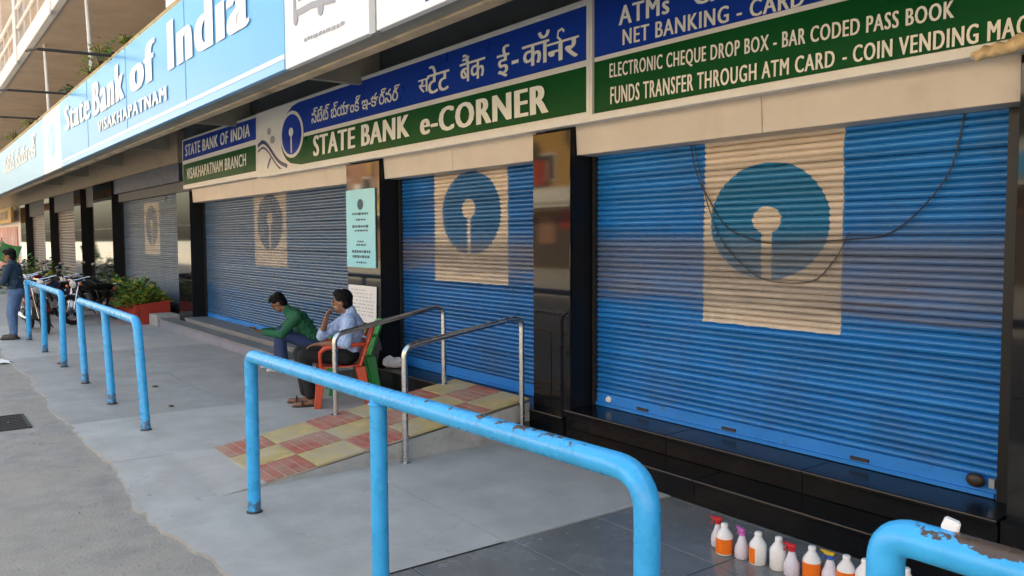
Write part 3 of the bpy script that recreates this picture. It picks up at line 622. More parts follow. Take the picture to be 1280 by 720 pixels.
# Devanagari line put together from its letters so that the conjuncts join
sg.tx('स', [(-7.46,3.21),(-7.26,3.21),(-7.26,3.345),(-7.46,3.345)], GY-.004, bold=.03, off=0, sp=1)
sg.tx('टेट', [(-7.28,3.175),(-6.88,3.175),(-6.88,3.45),(-7.28,3.45)], GY-.005, bold=.03, off=0, sp=1)
sg.tx('बैंक', [(-6.68,3.20),(-6.27,3.20),(-6.27,3.455),(-6.68,3.455)], GY-.004, bold=.03, off=0, sp=1)
sg.tx('ई', [(-6.07,3.15),(-5.90,3.15),(-5.90,3.425),(-6.07,3.425)], GY-.004, bold=.03, off=0, sp=1)
b = MB(); stroke([(-5.86,3.255),(-5.76,3.255)], .03, GY-.004, b); sg.put(b, 'hyphen', 'letter')
sg.tx('कॉ', [(-5.70,3.18),(-5.34,3.18),(-5.34,3.44),(-5.70,3.44)], GY-.004, bold=.03, off=0, sp=1)
sg.tx('नर', [(-5.36,3.16),(-4.98,3.16),(-4.98,3.32),(-5.36,3.32)], GY-.005, bold=.03, off=0, sp=1)
b = MB(); stroke([(-5.19,3.32),(-5.235,3.355),(-5.225,3.40),(-5.18,3.41),(-5.15,3.385)], .022, GY-.004, b); sg.put(b, 'lettering', 'letter')
# services board
sg = S('services_sign', 'blue and green board listing counter services, nearest end of the row', -2.5, 2.65)
b = MB(); b.box(-4.828, 1.2, GY+.004, GY+.10, 2.635, 3.62); sg.put(b, 'board', 'sign_white', bevel=.004)
b = MB(); b.box(-4.828, 1.2, GY-.02, GY+.003, 2.63, 2.685); sg.put(b, 'bottom_frame', 'sign_white', bevel=.003)
b = MB(); b.box(-4.828, -4.80, GY-.022, GY+.003, 2.686, 3.62); sg.put(b, 'end_frame', 'sign_white')
sg.put(plate([(-4.797,3.115),(1.2,3.08),(1.2,3.6),(-4.797,3.6)], GY), 'blue_field', 'sign_blue')
sg.put(plate([(-4.797,2.69),(1.2,2.69),(1.2,3.05),(-4.797,3.08)], GY), 'green_field', 'sign_green')
sg.tx('ATMs', [(-4.52,3.30),(-4.03,3.285),(-4.03,3.42),(-4.52,3.44)], GY-.004, bold=.04)
sg.tx('CASH', [(-3.80,3.285),(-3.28,3.27),(-3.28,3.405),(-3.80,3.415)], GY-.004, bold=.04)
sg.tx('NET BANKING - CARD', [(-4.48,3.15),(-2.96,3.10),(-2.96,3.205),(-4.48,3.265)], GY-.004, bold=.04)
sg.tx('ELECTRONIC CHEQUE DROP BOX - BAR CODED PASS BOOK', [(-4.62,2.915),(-2.09,2.83),(-2.09,2.935),(-4.62,3.04)], GY-.004, bold=.045)
sg.tx('FUNDS TRANSFER THROUGH ATM CARD', [(-4.61,2.735),(-2.755,2.71),(-2.755,2.805),(-4.61,2.865)], GY-.004, bold=.045)
sg.tx('- COIN VENDING MACHINE', [(-2.70,2.715),(-1.52,2.685),(-1.52,2.785),(-2.70,2.81)], GY-.004, bold=.045)
# rolled cloth stuck on the board's lower edge
b = MB(); rr = random.Random(2)
pts = [(-1.97+.28*i/9, 4.30+rr.uniform(-.01,.01), 2.625+.03*i/9+rr.uniform(-.012,.012)) for i in range(10)]
b.tube(pts, [.012,.026,.032,.03,.036,.028,.034,.04,.03,.02], 9)
b.tube([(-1.80,4.31,2.66),(-1.70,4.295,2.665),(-1.6,4.30,2.68),(-1.45,4.31,2.69)], [.02,.03,.034,.02], 8)
o = b.build('cloth_roll', M['cloth_beige'], smooth=True); tag(o, 'twisted beige cloth roll wedged on the services board at top right', 'cloth')

# ------------------------------------------------------------------ fascia signs on the canopy edge
FY = 2.60
sg = S('fascia_sign', 'long sky blue fascia sign with white bank name', -12, 3.12, FY)
b = MB(); b.box(-18.15, -6.62, FY+.004, FY+.055, 3.12, 4.355); sg.put(b, 'panel', 'fascia_blue', bevel=.004)
sg.put(plate([(-18.15,3.20),(-6.62,3.205),(-6.62,3.245),(-18.15,3.24)], FY), 'white_line', 'fascia_white')
sg.put(plate([(-18.15,3.122),(-6.62,3.122),(-6.62,3.198),(-18.15,3.195)], FY-.001), 'lower_band', 'fascia_pale')
for xx in (-15.3, -12.4, -9.5):
    b = MB(); b.box(xx-.006, xx+.006, FY-.002, FY+.003, 3.25, 4.355); sg.put(b, 'seam', 'fascia_pale')
fq = lambda a, c: [(a,3.70),(c,3.66),(c,4.18),(a,4.22)]
sg.tx('State', [(-17.45,3.74),(-15.1,3.70),(-15.1,4.16),(-17.45,4.18)], FY-.004, m='fascia_white', bold=.085, sp=1.2)
sg.tx('Bank', [(-14.72,3.68),(-12.55,3.68),(-12.55,4.20),(-14.72,4.20)], FY-.004, m='fascia_white', bold=.085, sp=1.2)
sg.tx('of', [(-12.05,3.68),(-10.85,3.68),(-10.85,4.18),(-12.05,4.18)], FY-.004, m='fascia_white', bold=.085, sp=1.2)
sg.tx('India', [(-10.1,3.67),(-7.5,3.645),(-7.5,4.20),(-10.1,4.22)], FY-.004, m='fascia_white', bold=.075, sp=1.18)
sg.tx('VISAKHAPATNAM', [(-14.4,3.40),(-10.3,3.36),(-10.3,3.53),(-14.4,3.57)], FY-.004, m='fascia_white', bold=.085, sp=1.2)
sg = S('emblem_panel', 'narrow white emblem panel beside the blue fascia sign', -19.4, 3.12, FY)
b = MB(); b.box(-20.5, -18.16, FY+.002, FY+.055, 3.12, 4.34); sg.put(b, 'panel', 'fascia_white', bevel=.004)
sg.put(plate(oval(-19.3,3.72,.5,.34), FY-.003), 'emblem_disc', 'fascia_pale'); sg.put(plate(oval(-19.3,3.76,.12,.09,16), FY-.008), 'keyhole', 'fascia_white'); sg.put(plate([(-19.35,3.38),(-19.25,3.38),(-19.25,3.76),(-19.35,3.76)], FY-.0075), 'key_slot', 'fascia_white')
sg = S('far_fascia_sign', 'pale blue fascia sign with faded white lettering at the far left', -30, 3.12, FY)
b = MB(); b.box(-46, -20.52, FY+.004, FY+.055, 3.12, 4.33); sg.put(b, 'panel', 'fascia_pale', bevel=.004)
sg.tx('స్టేట్ బ్యాంక్', [(-28.6,3.62),(-21.6,3.62),(-21.6,4.12),(-28.6,4.12)], FY-.004, m='fascia_white', bold=.05, off=0, sp=1)
sg = S('drawing_panel', 'white fascia panel with a grey vehicle drawing and small caption', -5.9, 3.12, FY)
b = MB(); b.box(-6.60, -5.10, FY+.002, FY+.055, 3.115, 4.30); sg.put(b, 'panel', 'fascia_white', bevel=.004)
b = MB(); sy_ = FY-.003
stroke([(-6.38,3.48),(-6.38,3.75),(-6.25,3.86),(-5.95,3.84),(-5.83,3.70)], .05, sy_, b); stroke([(-6.38,3.51),(-6.05,3.51),(-5.62,3.46)], .05, sy_-.0004, b); stroke([(-5.83,3.70),(-5.62,3.66),(-5.58,3.47)], .045, sy_-.0008, b); stroke([(-6.30,3.60),(-6.08,3.60),(-6.08,3.74)], .02, sy_-.001, b)
sg.put(b, 'vehicle_drawing', 'print_grey')
b = MB(); b.add(plate(oval(-6.36,3.47,.045,.05,14), FY-.005).v, plate(oval(0,0,1,1,14), 0).f); sg.put(b, 'drawn_wheel', 'print_grey'); sg.put(plate(oval(-5.88,3.45,.05,.055,14), FY-.005), 'drawn_wheel', 'print_grey')
b = MB(); rr = random.Random(9); xx = -6.2
while xx < -5.5:
    l = rr.uniform(.03,.09); zc = 3.275-.02*(xx+6.2); stroke([(xx, zc),(xx+l*.5, zc+rr.uniform(-.006,.006)),(xx+l, zc)], .026, FY-.003, b); xx += l+.018
sg.put(b, 'caption', 'print_grey')
sg = S('white_panel', 'plain white fascia panel at the top centre with a blue corner mark', -3, 3.12, FY)
b = MB(); b.box(-5.0, 2.0, FY+.002, FY+.055, 3.11, 4.30); sg.put(b, 'panel', 'fascia_white', bevel=.004)
sg.put(plate([(-4.36,3.155),(-4.18,3.155),(-4.18,3.30),(-4.36,3.30)], FY-.003), 'corner_mark', 'sign_blue')
b = MB(); b.box(-5.095, -5.005, FY-.004, FY+.055, 3.10, 4.30); sg.put(b, 'divider_strip', 'grey_metal')
b = MB(); b.box(-10.29, 2.0, 2.62, 2.70, 4.42, 5.2); o = b.build('upper_board', M['fascia_white'], bevel=.004); tag(o, 'white board standing on the canopy above the blue fascia sign', 'sign')
# lamp arms standing out over the fascia
for k, (xx, wd) in enumerate(((-13.3,'nearest'), (-17.25,'middle'), (-21.2,'farthest'))):
    t = empty('lamp_arm', {'nearest':'rusty black iron arm over the fascia, nearest of three', 'middle':'rusty black iron arm over the fascia, middle one of three', 'farthest':'rusty black iron arm over the fascia, farthest of three'}[wd], 'bracket', (xx, 2.6, 4.4), 0, 'iron arms over the fascia')
    b = MB(); b.tube([(0,.04,0),(-.02,-.92,-.02)], .022, 8); b.build('arm', M['iron'], t, smooth=True)
    b = MB(); b.tube([(-.02,-.92,-.02),(-.25,-1.0,.0),(-.45,-1.02,.02)], .018, 8); b.build('arm_end', M['iron'], t, smooth=True)
    b = MB(); b.box(-.05,.05,.0,.05,-.06,.05); b.build('bracket', M['iron'], t, bevel=.004)

# ------------------------------------------------------------------ notices on the pillar
sg = S('blue_notice', 'cyan printed notice board on the black pillar above the white paper', -8.96, 1.44, 4.42)
sg.e['category'] = 'notice'
b = MB(); b.box(-9.37, -8.61, 4.425, 4.437, 1.38, 2.31); sg.put(b, 'sheet', 'cyan_poster', bevel=.002)
sg.put(plate(oval(-8.98,2.13,.075,.065,20), 4.422, .002), 'emblem', 'ink')
rr = random.Random(4)
for (z, w0, h) in ((2.02,.42,.03),(1.95,.22,.02),(1.87,.42,.03),(1.82,.30,.02),(1.69,.16,.02),(1.65,.22,.025),(1.57,.46,.035),(1.51,.44,.03),(1.44,.24,.022)):
    b = MB(); x = -8.99-w0/2
    while x < -8.99+w0/2:
        l = rr.uniform(.03,.07); stroke([(x,z),(x+l,z)], h*rr.uniform(.7,1.1), 4.4235, b); x += l+.015
    sg.put(b, 'print_line', 'ink')
sg = S('paper_notice', 'white paper notice on the pillar behind the man in the red chair', -8.96, .8, 4.42)
sg.e['category'] = 'notice'
b = MB(); b.hull([(-9.34,4.425,1.165),(-8.60,4.425,1.165),(-8.60,4.432,1.165),(-9.34,4.432,1.165)], [(-9.36,4.425,.74),(-8.62,4.425,.72),(-8.62,4.432,.72),(-9.36,4.432,.74)])
sg.put(b, 'sheet', 'paper')
for i in range(8):
    b = MB(); x = -9.26; z = 1.11-i*.042; e = -8.70 if i else -8.85
    while x < e:
        l = rr.uniform(.02,.06); stroke([(x,z),(x+l,z)], .011, 4.4235, b); x += l+rr.uniform(.012,.05)
    sg.put(b, 'print_line', 'print_grey')

# ------------------------------------------------------------------ loose cables on the near shutter
def cable(pts, label, rad=.006, y=4.692):
    P = [Vector((x, y - .012*math.sin(i*1.7), z)) for i, (x, z) in enumerate(pts)]; out = []
    for i in range(len(P)-1):
        p0 = P[max(i-1,0)]; p1 = P[i]; p2 = P[i+1]; p3 = P[min(i+2,len(P)-1)]
        for k in range(6):
            t = k/6; out.append(.5*((2*p1)+(p2-p0)*t+(2*p0-5*p1+4*p2-p3)*t*t+(3*p1-p0-3*p2+p3)*t**3))
    out.append(P[-1]); b = MB(); b.tube(out, rad, 6); o = b.build('hanging_cable', M['cable'], smooth=True); tag(o, label, 'cable', 'loose cables over the near shutter')
cable([(-4.12,2.42),(-4.05,2.20),(-3.96,2.03),(-3.78,1.80),(-3.47,1.70),(-3.17,1.70),(-2.83,1.72),(-2.60,1.75),(-2.39,1.90),(-2.24,2.11),(-2.18,2.42)], 'thin black cable sagging right across the near blue shutter', .0045)
cable([(-4.08,2.42),(-3.98,2.09),(-3.90,1.85),(-3.81,1.69),(-3.60,1.52),(-3.40,1.44),(-3.10,1.45),(-2.95,1.58),(-2.88,1.67),(-2.84,1.76)], 'thin black cable looping below the painted disc on the near shutter', .0035, 4.688)

# ------------------------------------------------------------------ ramp
ramp = empty('wheelchair_ramp', 'short ramp of red and yellow chequered tiles leading to the middle shutter', 'ramp', (-6.22,3.1,0))
rinv = Matrix.Translation((6.22,-3.1,0))
RX0, RX1, RY0, RY1, RZ0, RZ1 = -6.82, -5.62, 2.0, 4.355, .02, .315
zr = lambda y: RZ0 + (RZ1-RZ0)*min(1, (y-RY0)/(4.2-RY0))
b = MB(); b.hull([(RX0,RY0,-.01),(RX1,RY0,-.01),(RX1,4.354,-.01),(RX0,4.354,-.01)], [(RX0,RY0,RZ0-.012),(RX1,RY0,RZ0-.012),(RX1,4.354,zr(4.354)-.012),(RX0,4.354,zr(4.354)-.012)])
o = b.build('ramp_body', M['ramp_side']); o.parent = ramp; o.matrix_parent_inverse = rinv
b = MB(); b.add([(RX0-.15,1.72,.003),(RX1+.05,1.66,.003),(RX1,RY0+.01,RZ0+.004),(RX0,RY0+.01,RZ0+.004)], [(0,1,2,3)])
b.add([(RX1+.05,1.66,.003),(RX1,RY0+.01,-.005),(RX1,RY0+.01,RZ0+.004)], [(0,1,2)])
b.add([(RX0-.28,2.3,.003),(RX0-.15,1.72,.003),(RX0,RY0+.01,RZ0+.004),(RX0,3.0,.05)], [(0,1,2,3)]); o = b.build('cement_skirt', M['concrete_a']); o.parent = ramp; o.matrix_parent_inverse = rinv
ang = math.atan2(RZ1-RZ0, 4.2-RY0); cw = (RX1-RX0)/3; rows = 6; rl_ = (4.354-RY0)/math.cos(ang)/rows
yb = MB(); yb.box(.004, cw-.004, .004, rl_-.004, -.012, .006); ytile = yb.build('floor_tile', M['tile_yellow'], bevel=.003)
rb = MB(); rb.box(.004, cw-.004, .004, rl_-.004, -.012, .0)
nb = 5
for i in range(nb):
    a = .004+(rl_-.008)*i/nb
    rb.mi = 0; rb.box(.006, cw-.006, a+.007, a+(rl_-.008)/nb-.007, .0, .0065)
rb.m = [1]*6 + [0]*(len(rb.m)-6)
rtile = rb.build('floor_tile', [M['tile_red'], M['grout']])
used = {}
for j in range(rows):
    for i in range(3):
        src = rtile if (i+j) % 2 == 0 else ytile
        if src.name in used: o = link('floor_tile', src.data)
        else: o = src; used[src.name] = 1
        yy = RY0 + j*rl_*math.cos(ang)
        o.location = (RX0+i*cw, yy, RZ0+(yy-RY0)*math.tan(ang)+.002+random.uniform(-.001,.001)); o.rotation_euler = (ang, 0, 0)
        o.parent = ramp; o.matrix_parent_inverse = rinv
def arc_path(p0, c, p1, n=6):   # rounded corner
    p0, c, p1 = Vector(p0), Vector(c), Vector(p1); return [(p0*(1-t)**2 + c*2*t*(1-t) + p1*t*t) for t in [i/n for i in range(n+1)]]
def handrail(x, y0, z0, h0, y1, z1, h1, label, ext=.18):
    t = empty('handrail', label, 'handrail', (x, y0, z0), 0, 'steel handrails of the ramp')
    i_ = Matrix.Translation((-x, -y0, -z0)); r = .024
    def ad(b, nm):
        o = b.build(nm, M['steel'], smooth=True); o.parent = t; o.matrix_parent_inverse = i_
    b = MB(); b.tube([(x,y0,z0),(x,y0,h0-.09)], r, 12); ad(b, 'post')
    b = MB(); b.tube([(x,y1,z1),(x,y1,h1-.08)], r, 12); ad(b, 'post')
    pa = [(x,y0,h0-.09)] + arc_path((x,y0,h0-.08),(x,y0,h0),(x,y0+.09,h0+.015)) + arc_path((x,y1-.12,h1-.006),(x,y1,h1+.01),(x,y1,h1-.07)) + [(x,y1,h1-.08)]
    b = MB(); b.tube(pa, r, 12); ad(b, 'top_rail')
    for (yy, zz) in ((y0, z0), (y1, z1)):
        b = MB(); b.lathe([(.045,0),(.045,.006),(.03,.012)], (x,yy,zz), 12); ad(b, 'base_plate')
handrail(-5.54, 3.08, 0, .90, 4.21, .012, 1.055, 'steel ramp handrail nearer the camera, its post on the pavement')
handrail(-6.76, 3.06, zr(3.06)+.006, .885, 4.19, zr(4.19)+.004, 1.07, 'steel ramp handrail on the far edge beside the red chair')

# ------------------------------------------------------------------ blue railings
def railing(xs, y, h, label, lean=0, tops=None, r=.0405, n=20):
    t = empty('pavement_railing', label, 'railing', (xs[1], y, 0), 0, 'blue pipe railings along the pavement')
    i_ = Matrix.Translation((-xs[1], -y, 0)); hs = tops or [h]*3
    def ad(b, nm, m='rail_blue'):
        o = b.build(nm, M[m], smooth=True); o.parent = t; o.matrix_parent_inverse = i_
    def P(i, z): return (xs[i]+lean*z/h, y, z)
    rad = .13; e = len(xs)-1
    for i in range(len(xs)):
        b = MB(); b.tube([P(i,-.02), P(i, hs[i]-(rad if i in (0, e) else .0))], r, n); ad(b, 'post')
        b = MB(); b.lathe([(.052,0),(.05,.008),(.043,.012)], (xs[i], y, .001), 16); ad(b, 'base_collar', 'lockm')
        if 0 < i < e: b = MB(); b.torus(P(i, hs[i]-r*1.05), r*1.03, .0055, (0,0,1), 20, 6); ad(b, 'weld')
    a = Vector(P(0, hs[0])); c = Vector(P(e, hs[e])); d = (c-a).normalized()
    ra = .07
    pa = [P(0,hs[0]-rad-.01)] + arc_path(P(0,hs[0]-ra), a, a+d*ra, 8)
    for i in range(1, e): pa.append(P(i, hs[i]))
    pa += arc_path(c-d*rad, c, P(e,hs[e]-rad), 10) + [P(e,hs[e]-rad-.01)]
    b = MB(); b.tube(pa, r*1.01, n); ad(b, 'top_rail')
railing([-16.28,-14.38,-12.56], 1.74, 1.0, 'blue pipe railing farthest left, beside the standing man')
railing([-10.98,-9.43,-7.94], 1.74, .985, 'leaning blue pipe railing, second from the left', lean=-.22)
railing([-5.12,-3.40,-1.69], 1.75, 1.03, 'large blue pipe railing in the foreground with chipped paint', tops=[1.005,1.02,1.045])
railing([-.955,.7,2.3], 1.75, 1.08, 'chipped blue pipe railing cut off by the right edge', tops=[1.085,1.085,1.085])
b = MB(); b.hull([(-.018,-.014,0),(.018,-.014,0),(.018,.014,0),(-.018,.014,0)], [(-.015,-.012,.026),(.016,-.012,.024),(.016,.012,.024),(-.015,.012,.026)])
o = b.build('eraser_block', M['bottle_white'], bevel=.004); o.location = (-.825,1.765,1.122); o.rotation_euler = (0,.25,.4); tag(o, 'small white plastic block on the rusty top of the right railing', 'block')

# ------------------------------------------------------------------ cleaning bottles
def bottle(kind, label, x, y, s=1, head='plastic_red', rz=0, lab_m='orange_label', half=False):
    s *= .85
    nm = 'spray_bottle' if kind == 'spray' else 'cleaner_bottle'
    t = empty(nm, label, 'bottle', (x, y, .001), rz, 'cleaning bottles in a row on the pavement'); t.scale = (1.38, 1.38, 1)
    if kind == 'spray':
        b = MB(); b.lathe([(.030*s,0),(.034*s,.006),(.035*s,.05*s),(.033*s,.075*s),(.024*s,.10*s),(.020*s,.12*s),(.014*s,.142*s),(.013*s,.152*s)], n=16); b.build('body', M['bottle_pale'], t, smooth=True)
        b = MB(); b.lathe([(.0155*s,.150*s),(.0155*s,.17*s),(.010*s,.173*s)], n=14); b.build('collar', M[head], t, smooth=True)
        b = MB(); b.hull([(-.018*s,-.009*s,.172*s),(.014*s,-.009*s,.172*s),(.014*s,.009*s,.172*s),(-.018*s,.009*s,.172*s)], [(-.045*s,-.008*s,.196*s),(.02*s,-.008*s,.192*s),(.02*s,.008*s,.192*s),(-.045*s,.008*s,.196*s)])
        b.build('spray_head', M[head] if head != 'plastic_blue' else M['plastic_yellow'], t, bevel=.002)
        b = MB(); b.hull([(-.026*s,-.004*s,.178*s),(-.018*s,-.004*s,.178*s),(-.018*s,.004*s,.178*s),(-.026*s,.004*s,.178*s)], [(-.040*s,-.004*s,.140*s),(-.034*s,-.004*s,.138*s),(-.034*s,.004*s,.138*s),(-.040*s,.004*s,.140*s)]); b.build('trigger', M[head], t)
    else:
        b = MB(); b.lathe([(.034*s,0),(.039*s,.006),(.039*s,.118*s),(.034*s,.135*s),(.022*s,.158*s),(.015*s,.172*s),(.014*s,.176*s)], n=18); b.build('body', M['bottle_white'], t, smooth=True)
        b = MB(); b.lathe([(.0165*s,.174*s),(.0165*s,.196*s),(.012*s,.202*s)], n=14); b.build('cap', M['bottle_white'], t, smooth=True)
        if lab_m:
            b = MB(); n = 18; a0, a1 = (0, 2*math.pi) if not half else (2.6, 5.0); vs = []; fs = []
            for i in range(n+1):
                a = a0+(a1-a0)*i/n
                for z in (.012*s, .108*s): vs.append((.0396*s*math.cos(a), .0396*s*math.sin(a), z))
            for i in range(n): fs.append((2*i, 2*i+2, 2*i+3, 2*i+1))
            b.add(vs, fs); b.build('label', M[lab_m], t, smooth=True)
    return t
bottle('spray', 'white spray bottle with red head at the far end of the bottle row', -2.965, 3.64, 1.0, 'plastic_red', .4)
bottle('cleaner', 'orange labelled bottle, farthest of its kind in the bottle row', -2.87, 3.575)
bottle('spray', 'spray bottle with a pink trigger head', -2.775, 3.605, .98, 'plastic_pink', -.3)
bottle('cleaner', 'white bottle with an orange label on its left half only', -2.675, 3.61, half=True)
bottle('cleaner', 'plain white bottle between the orange bottles and red trigger', -2.565, 3.635, lab_m=None)
bottle('spray', 'spray bottle with a red trigger in the middle of the row', -2.475, 3.62, 1.0, 'plastic_red', .1)
bottle('cleaner', 'orange labelled bottle just right of the red trigger bottle', -2.385, 3.66)
bottle('spray', 'spray bottle with a blue and yellow trigger head', -2.295, 3.68, 1.0, 'plastic_blue', .2)
bottle('cleaner', 'orange labelled bottle right of the blue trigger, left of the rail post', -2.22, 3.70, .97)
bottle('cleaner', 'white bottle half hidden by the right blue rail post', -2.13, 3.715, lab_m=None)
bottle('cleaner', 'white capped bottle right of the right blue rail post', -1.955, 3.77, lab_m=None)

# ------------------------------------------------------------------ plastic chairs
def chair(name, label, m, loc, rz):
    t = empty(name, label, 'chair', loc, rz)           # faces local +X
    b = MB(); vs = []; fs = []; nx, ny = 7, 7
    for i in range(nx):
        for j in range(ny):
            u = i/(nx-1); v = j/(ny-1)*2-1; wd = .215-.03*(1-u)
            x = -.20+.44*u; vs.append((x, v*wd, .42 + .012*v*v - .012*math.sin(u*3.1) - (.02*max(0, u-.85)/.15)))
    for i in range(nx-1):
        for j in range(ny-1): fs.append((i*ny+j, (i+1)*ny+j, (i+1)*ny+j+1, i*ny+j+1))
    o_ = len(vs); vs += [(x, y, z-.012) for (x, y, z) in vs]; fs += [tuple(reversed([k+o_ for k in f])) for f in fs]
    per = [i*ny for i in range(nx)] + [(nx-1)*ny+j for j in range(1, ny)] + [i*ny+ny-1 for i in range(nx-2, -1, -1)] + [j for j in range(ny-2, 0, -1)]
    for k in range(len(per)): a, c = per[k], per[(k+1) % len(per)]; fs.append((a, a+o_, c+o_, c))
    b.add(vs, fs); b.build('seat', m, t, smooth=True)
    for sx_ in (1, -1):
        for sy_ in (1, -1):
            b = MB(); tx, ty = (.20 if sx_ > 0 else -.19), .195; bx_, by = (.25 if sx_ > 0 else -.27), .235
            b.hull([(bx_-.034, sy_*by-.024, 0), (bx_+.034, sy_*by-.024, 0), (bx_+.034, sy_*by+.024, 0), (bx_-.034, sy_*by+.024, 0)],
                   [(tx-.05, sy_*ty-.034, .41), (tx+.05, sy_*ty-.034, .41), (tx+.05, sy_*ty+.034, .41), (tx-.05, sy_*ty+.028, .41)]); b.build('leg', m, t, bevel=.006)
    # backrest: frame with upright slats
    def bk(v, h): return (-.19 - .12*h - .02*(1-v*v)*h, v*(.20+.01*h), .42+.36*h)
    b = MB(); b.tube([bk(-1, i/8) for i in range(7)] + arc_path(bk(-1,.78), bk(-1,1.0), bk(-.7,1.02)) + [bk(-.3,1.04), bk(.3,1.04)] + arc_path(bk(.7,1.02), bk(1,1.0), bk(1,.78)) + [bk(1, i/8) for i in range(6, -1, -1)], .018, 8); b.build('back_frame', m, t, smooth=True)
    for k in range(5):
        v = -.62+.31*k; b = MB(); q = [bk(v-.09,.02), bk(v+.09,.02)]; q2 = [bk(v-.09,1.0), bk(v+.09,1.0)]
        b.hull([q[0], q[1], (q[1][0]-.008,q[1][1],q[1][2]), (q[0][0]-.008,q[0][1],q[0][2])], [q2[0], q2[1], (q2[1][0]-.008,q2[1][1],q2[1][2]), (q2[0][0]-.008,q2[0][1],q2[0][2])]); b.build('back_slat', m, t)
    for sy_ in (1, -1):
        b = MB(); pts = [bk(sy_,.62), (-.14, sy_*.255, .645), (.05, sy_*.262, .635), (.17, sy_*.255, .62), (.215, sy_*.245, .575), (.215, sy_*.225, .5), (.205, sy_*.205, .41)]
        b.tube(pts, [.016,.022,.026,.026,.022,.018,.018], 8); b.build('armrest', m, t, smooth=True)
    return t
CH = (-7.975, 3.675, .0); CR = R(248)
chair('plastic_chair', 'red plastic armchair under the man in the blue shirt', M['chair_red'], CH, CR)
chair('plastic_chair', 'green plastic armchair behind the red one, against the pillar', M['chair_green'], (-8.56,4.08,0), R(250))
# white bag by the step
b = MB(); rr = random.Random(8); b.ell((0,0,.06), ((.16,0,0),(0,.10,0),(0,0,.075)), 12, 8)
b.v = [(x*(1+rr.uniform(-.16,.16)), y*(1+rr.uniform(-.16,.16)), max(.001, z*(1+rr.uniform(-.2,.2)))) for (x, y, z) in b.v]
o = b.build('plastic_bag', M['paper']); o.location = (-8.34,4.5,.251); o.rotation_euler = (0,0,.5); o.scale = (.9,.9,.9); tag(o, 'crumpled white bag on the black step beside the pillar', 'bag')

